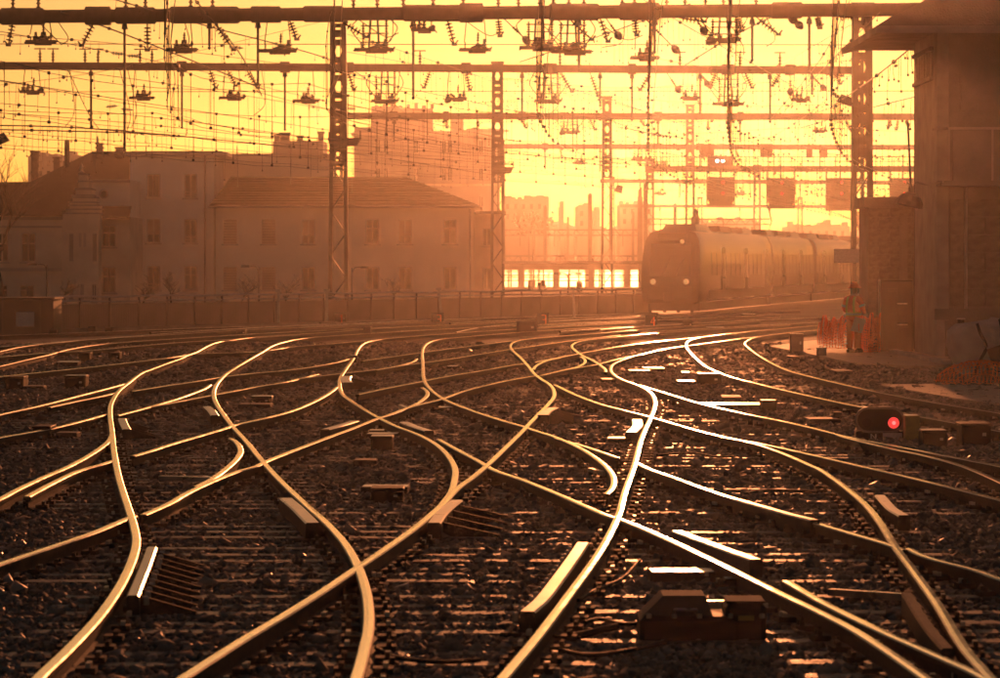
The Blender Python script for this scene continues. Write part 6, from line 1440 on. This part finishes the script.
TB = [
 ('junction_box','yellow-fronted box right beside the low red signal',905,920,416,442,'galvanised','plate_yellow',.3),
 ('junction_box','low dark box with a bright lid right of the yellow-fronted box',922,948,431,449,'galvanised','machine_dark',.5),
 ('point_machine','bulky dark machine with rounded lid near the right edge beyond the red signal',961,992,424,447,'machine_green','machine_dark',.6),
 ('junction_box','dark box with bright lid near the bottom of the big S rail, right of centre',761,777,401,413,'galvanised','machine_dark',.4),
 ('junction_box','low box with a long bright lid under the outer right curve',698,722,374,386,'galvanised','machine_dark',.6),
 ('cable_marker','taller block on the ballast left of the person',790,804,334,354,'galvanised','concrete_dark',.3),
 ('cable_marker','short block on the ballast just left of the person',817,827,348,359,'galvanised','concrete_dark',.3),
 ('point_machine','wide dark machine with a bright top bar left of the centre junction',370,404,489,504,'machine_dark','machine_dark',.45),
 ('junction_box','small dark box with bright lid below the diamond crossing',370,393,437,452,'galvanised','machine_dark',.5),
 ('point_machine','dark machine box at the left edge under the faint rail',32,51,427,440,'machine_green','machine_dark',.6),
 ('point_machine','dark lump of a machine near the centre top before the wall',516,538,321,335,'machine_dark','machine_dark',.8),
 ('junction_box','small dark box on the far rails below the tall left mast',363,371,327,338,'machine_dark','machine_dark',.5),
 ('junction_box','dark box on the far left rails beside the dim rail',78,90,353,362,'machine_green','machine_dark',.6),
 ('junction_box','greenish dark box just right of its twin on the far left rails',108,120,353,361,'machine_green','machine_dark',.6),
 ('junction_box','dark box with bright lid at the far left in the dim area',64,86,376,390,'galvanised','machine_dark',.6),
 ('junction_box','dark greenish box against the left edge',4,24,377,391,'machine_green','machine_dark',.7),
 ('junction_box','small box at the foot of the wall near the shed',49,57,330,336,'machine_dark','machine_dark',.5),
 ('junction_box','small dark box at the foot of the wall, second from the shed',88,95,327,334,'machine_dark','machine_dark',.5),
 ('junction_box','small dark box at the foot of the wall, third from the shed',105,113,328,335,'machine_dark','machine_dark',.5),
 ('junction_box','round-shouldered small box at the foot of the wall, fourth from the shed',143,151,321,328,'machine_dark','machine_dark',.5),
 ('junction_box','dark box at the foot of the wall close to the train',611,624,306,316,'machine_dark','machine_dark',.6),
 ('junction_box','low box with a bright plate between the two left S rails',250,272,397,405,'galvanised','machine_dark',.5),
 ('junction_box','small dark box on the far rails right of the left S rail',236,246,330,336,'machine_dark','machine_dark',.5),
 ('junction_box','small dark box beside the tight bend left of centre',347,357,356,364,'galvanised','machine_dark',.4),
 ('junction_box','dark box among the far rails before the train',683,693,321,329,'machine_dark','machine_dark',.5),
 ('cable_stub','squat stub on the ballast left of the low red signal',834,842,413,423,'machine_dark','machine_dark',.25),
]
for nm, lab, x0, x1, yt, yb, lid, body, dp in TB: tbox(nm, lab, nm.replace('_', ' '), x0, x1, yt, yb, lid, body, dp)
# machine at bottom right with sloped lid
g = G(690, 645, 0); t = thing('point_machine', 'large dark point machine with a sloping grey lid at the bottom right', 'point machine', 'trackside boxes', g); k = g.y / F
MB().cbox((0, .3, .09), (100 * k, .6, .18), .03).build('body', 'machine_dark', t)
MB().prism([(-.30, .18), (-.17, .31), (.10, .31), (.15, .18)], .05, .45).build('lid', 'machine_green', t)
MB().cbox((.36, .25, .13), (.26, .44, .26), .03).build('motor_housing', 'machine_dark', t); MB().cbox((.36, .25, .268), (.25, .40, .015), .005, 0, 1).build('motor_cover', ['machine_dark', 'machine_green'], t)
for bx in (-.26, -.1, .06, .26, .46):
    MB().lathe([(.018, 0), (.018, .025), (.008, .03)], 6, (bx, .02, .17)).build('bolt', 'wing_steel', t)
MB().tube([(-.1, .0, .21), (-.1, -.06, .23), (.04, -.06, .23), (.04, .0, .21)], .012, 6).build('handle', 'wing_steel', t)
MB().box((.36, .022, .17), (.10, .015, .03)).build('type_plate', 'plate_yellow', t)
MB().bar((-.2, .85, .17), (.3, .85, .17), .07).build('throw_rod', 'wing_steel', t)
MB().tube(spline([Vector((-.45, .2, .1)), Vector((-.8, .1, .04)), Vector((-1.2, .3, .03))], 6), .025, 6).build('supply_cable', 'machine_dark', t)
# numbered boxes
def digit(d):
    seg = {'1': [((0, 0), (0, 1)), ((-.22, .78), (0, 1))], '3': [((-.3, 1), (.3, 1)), ((.3, 1), (.3, 0)), ((-.15, .5), (.3, .5)), ((-.3, 0), (.3, 0))], '4': [((.18, 0), (.18, 1)), ((.18, 1), (-.32, .35)), ((-.32, .35), (.4, .35))]}[d]
    return seg
for x0, x1, yt, yb, d, lab in ((334, 347, 313, 325, '1', 'dark marker box with an orange number 1 before the wall'), (431, 444, 313, 325, '3', 'dark marker box with an orange number 3 before the wall, left of centre'), (536, 549, 313, 326, '3', 'dark marker box with an orange number 3 near the dark machine'), (645, 658, 315, 327, '4', 'dark marker box with an orange number 4 under the train nose')):
    t = tbox('marker_box', lab, 'marker box', x0, x1, yt, yb, 'machine_dark', 'machine_dark', .35); k = t.location.y / F; H = (yb - yt) * k
    m = MB()
    for a, b in digit(d): m.bar((a[0] * .26 + .05, -.02, .12 * H + a[1] * H * .72), (b[0] * .26 + .05, -.02, .12 * H + b[1] * H * .72), .045, .02)
    m.build('number', 'number_orange', t)
# flat bright plates and covers on the ground
PL = [(643,664,367.5,1.4,'bright flat plate left of the outer right curve'),(677,695,380.5,1.5,'bright flat plate below the outer right curve'),(681,690,371.8,1.2,'small bright plate above its longer twin by the right curve'),(721,741,396,2.2,'pale cover slab in the ballast under the right curves'),(702,762,403.5,2.4,'long pale cover strip behind the bright right-hand rail'),(806,838,418,2,'pale cover strip left of the low red signal'),(649,714,569.8,4,'bright flat bar on the big point machine, bottom right'),(723,741,577.5,2.6,'small bright plate right of the big point machine lid'),(734,762,613.7,2.6,'small bright plate low beside the big point machine'),(362,409,485.5,2.5,'bright bar in front of the wide machine left of the centre'),(367,399,433,1.6,'thin bright rod under the diamond crossing'),(369,385,429.7,1.3,'short bright rod just under the diamond crossing'),(354,377,459,2,'dull orange cover plate left of the tight curve'),(607,631,437.4,1.8,'bright thin bar left of the big S rail at mid height'),(438,458,406.8,1.4,'thin bright plate right of the hairpin rail'),(448,458,365.8,1.2,'small bright plate near the hairpin rail top'),(601,615,378.6,1.2,'thin bright plate under the stub of the tight bend'),(628,650,513-143,1.2,'small bright plate right of the big S bend'),(58,80,361.5,1.4,'bright thin bar before the dim box at the far left'),(24,45,385.5,1.2,'dim thin bar at the far left'),(57,79,432,1.6,'pale thin rod right of the left machine box'),(240,272,403.5,1.5,'pale thin rod before the low box between the left S rails'),(858,868,407,2,'small bright plate above the low red signal'),(832,851,370,2.6,'pale slab on the ballast in front of the person'),(788,797,356,2.5,'pale flat stone slab left of the person on the ballast'),(706,724,327,1.0,'bright far plate before the train side'),(742,756,314,1.0,'bright far plate under the train side'),(660,690,317.5,1.3,'bright far plate under the train nose'),(560,600,314.5,1.2,'bright far plate left of the train nose')]
for x0, x1, y0, hpx, lab in PL:
    g = G((x0 + x1) / 2, y0, .10); k = g.y / F; L = (x1 - x0) * k; dep = min(1.2, max(.12, hpx * g.y * g.y / (F * 2.32)))
    o = MB().cbox((0, 0, -.045), (L, dep, .09), .012, 0, 1).build('cover_plate', ['rail_rust', 'galvanised' if 'bright' in lab else 'walk_slab']); o.location = g  # plate sides coloured dark to stand for shade; top keeps its own material
    o.rotation_euler.z = random.uniform(-.05, .05); tag(o, lab, 'plate', 'flat plates on the ballast')
# loose cables on the ballast
CB = [([(585,622),(600,619),(625,624),(650,622)], 'thin cable lying in the ballast at bottom centre'), ([(560,650),(590,655),(630,650),(665,642)], 'longer cable lying in the ballast near the bottom centre'), ([(376,648),(400,658),(440,662),(480,660)], 'cable snaking over the ballast right of the bending rail'), ([(657,455),(690,453),(720,457),(735,456)], 'thin cable on the ballast right of the big S rail'), ([(745,493),(770,490),(800,491),(818,492)], 'thin cable on the ballast right of the bottom crossing rail'), ([(640,560),(620,580),(600,588),(578,600)], 'cable curling beside the big S rail low down')]
for pts, lab in CB:
    tag(MB().tube(spline([G(x, y, .06) for x, y in pts], 8), .014, 6).build('ground_cable', 'machine_dark'), lab, 'cable', 'cables on the ballast')
# stretcher rods between switch blades
for k, (a, b, lab) in enumerate((((205, 478), (226, 483), 'stretcher rod beside the hooked rail, left'), ((400, 406), (412, 411), 'stretcher rod under the hairpin hook'), ((590, 470), (606, 474), 'stretcher rod beside the bright curve'), ((830, 592), (905, 597), 'long sleeper tie plate in the bottom right corner'), ((600, 365), (610, 366), 'stretcher rod at the tight bend stub'), ((160, 478), (228, 480), 'long tie rod across the left switch'))):
    A, B = G(*a, .08), G(*b, .08); tag(MB().bar(A, B, .06, .05).build('tie_rod', 'wing_steel'), lab, 'rod', 'rods of the switches')

# ------------------------------------------------------------------ lamp posts and bare trees behind the wall
for x, yt, Y, s, lab in ((47, 265, 190, -1, 'street lamp before the stepped gable house'), (259, 267, 200, -1, 'street lamp before the hip-roofed house'), (352, 268, 205, 1, 'thin lamp right of the tall left mast'), (568, 274, 260, 2, 'double-headed lamp before the bright hall windows')):
    H = PZ(yt, Y); t = thing('street_lamp', lab, 'street lamp', 'street lamps behind the wall', (PX(x, Y), Y, 0))
    MB().tube([(0, 0, 0), (0, 0, H)], .06, 6, r1=.04).build('pole', 'lamp_dark', t)
    for sg in ((-1, 1) if s == 2 else (s,)):
        MB().tube(spline([Vector((0, 0, H - .3)), Vector((sg * .15, 0, H)), Vector((sg * .6, 0, H + .05))], 5), .03, 5).build('arm', 'lamp_dark', t)
        MB().cbox((sg * .75, 0, H + .04), (.5, .2, .12), .03).build('lamp_head', 'lamp_dark', t)
def bare_tree(label, x, Y, ytop, spread, seed, levels=5, r0=.13):
    rs = random.Random(seed); t = thing('bare_tree', label, 'tree', 'bare trees behind the wall', (PX(x, Y), Y, 0)); H = PZ(ytop, Y)
    tr = MB(); cr = MB()
    def grow(p, d, L, r, lv):
        n = 3; pts = [p]
        for i in range(n):
            d = (d + Vector((rs.uniform(-.22, .22), rs.uniform(-.22, .22), rs.uniform(-.05, .16)))).normalized(); pts.append(pts[-1] + d * L / n)
        (tr if lv == 0 else cr).tube(pts, r, 5 if lv < 2 else 3, r1=r * .6, caps=False)
        if lv >= levels: return
        for q in range(3 if lv else 5):
            a = rs.uniform(0, 6.28); nd = (d * rs.uniform(.5, .9) + Vector((math.cos(a) * spread, math.sin(a) * spread, rs.uniform(-.1, .4)))).normalized()
            grow(pts[rs.choice((1, 2, 3)) if lv else rs.choice((2, 3))], nd, L * rs.uniform(.6, .8), r * .55, lv + 1)
    grow(Vector((0, 0, 0)), Vector((0, 0, 1)), H * .42, r0, 0)
    tr.build('trunk', 'bark', t); cr.build('crown', 'bark', t)
bare_tree('bare tree at the left edge above the slate roof', 3, 205, 140, .7, 1, 5, .22)
for k, (x, Y, yt, lab) in enumerate(((142, 196, 272, 'bare shrub-like tree before the three-storey house, left one'), (172, 198, 268, 'bare shrub-like tree before the three-storey house, right one'), (240, 200, 270, 'bare small tree before the hip-roofed house, leftmost'), (285, 200, 272, 'bare small tree just left of the tall lattice mast'), (392, 204, 276, 'bare low bush before the hip-roofed house, right of the mast'), (66, 194, 274, 'bare small tree before the stepped gable'))):
    bare_tree(lab, x, Y, yt, .9, 20 + k, 4, .07)
# far round tree by the hall
t = thing('far_tree', 'small round far tree between the masts above the hall', 'tree', loc=(PX(534, 420), 420, 0)); MB().tube([(0, 0, 0), (0, 0, PZ(228, 420))], .3, 6, r1=.15).build('trunk', 'bark', t)
cr = MB(); rs = random.Random(5)
for i in range(260):
    a, b, c_ = rs.gauss(0, .95), rs.gauss(0, .8), rs.gauss(0, .5); cr.box((a, b, PZ(223, 420) + c_), (.35, .3, .2), Matrix.Rotation(rs.random() * 6, 3, Vector((rs.random(), rs.random(), 1)).normalized()))
cr.build('crown', 'hill_green', t)
# steam plume over the chimneys behind the left mast
sv = bpy.data.materials.new('steam'); sv.use_nodes = True; MATS['steam'] = sv
nn = sv.node_tree; nn.nodes.remove(nn.nodes['Principled BSDF']); pv2 = nn.nodes.new('ShaderNodeVolumePrincipled'); pv2.inputs['Density'].default_value = .35; pv2.inputs['Anisotropy'].default_value = .6; pv2.inputs['Color'].default_value = (.98, .96, .93, 1)
nn.links.new(pv2.outputs[0], nn.nodes['Material Output'].inputs['Volume'])
def blob(cx, cy, cz, r, seed):
    import bmesh
    bm = bmesh.new(); bmesh.ops.create_icosphere(bm, subdivisions=3, radius=r); rs = random.Random(seed); ph = [rs.uniform(0, 6) for _ in range(3)]
    vs = [(v.co * (1 + .22 * math.sin(v.co.x * 5 / r + ph[0]) * math.sin(v.co.z * 4 / r + ph[1]) + .1 * math.sin(v.co.y * 9 / r + ph[2])) + Vector((cx, cy, cz))) for v in bm.verts]; fs = [tuple(v.index for v in f.verts) for f in bm.faces]; bm.free(); return vs, fs
st = MB(); c0 = P(316, 112, 275)
for (dx, dy, r_) in ((0, 0, .55), (-.15, 1.0, .7), (-.5, 1.9, .62)):
    st.add(*blob(c0.x + dx, c0.y + dy * .05, c0.z + dy - .3, r_, int(r_ * 100)))
tag(st.build('steam_plume', 'steam'), 'pale steam puff above the chimneys left of the tall mast', 'steam', kind='stuff')

# ------------------------------------------------------------------ haze
hz = MB().bbox(-420, 420, -25, 640, -1.2, 24)
hm = bpy.data.materials.new('haze'); hm.use_nodes = True
hn = hm.node_tree; hn.nodes.remove(hn.nodes['Principled BSDF'])
pv = hn.nodes.new('ShaderNodeVolumePrincipled')
pv.inputs['Color'].default_value = (0.97, 0.94, 0.90, 1); pv.inputs['Density'].default_value = HAZE_DENSITY; pv.inputs['Anisotropy'].default_value = HAZE_G
hn.links.new(pv.outputs[0], hn.nodes['Material Output'].inputs['Volume'])
MATS['haze'] = hm
tag(hz.build('haze', 'haze'), 'warm evening haze filling the air', 'haze', kind='stuff')
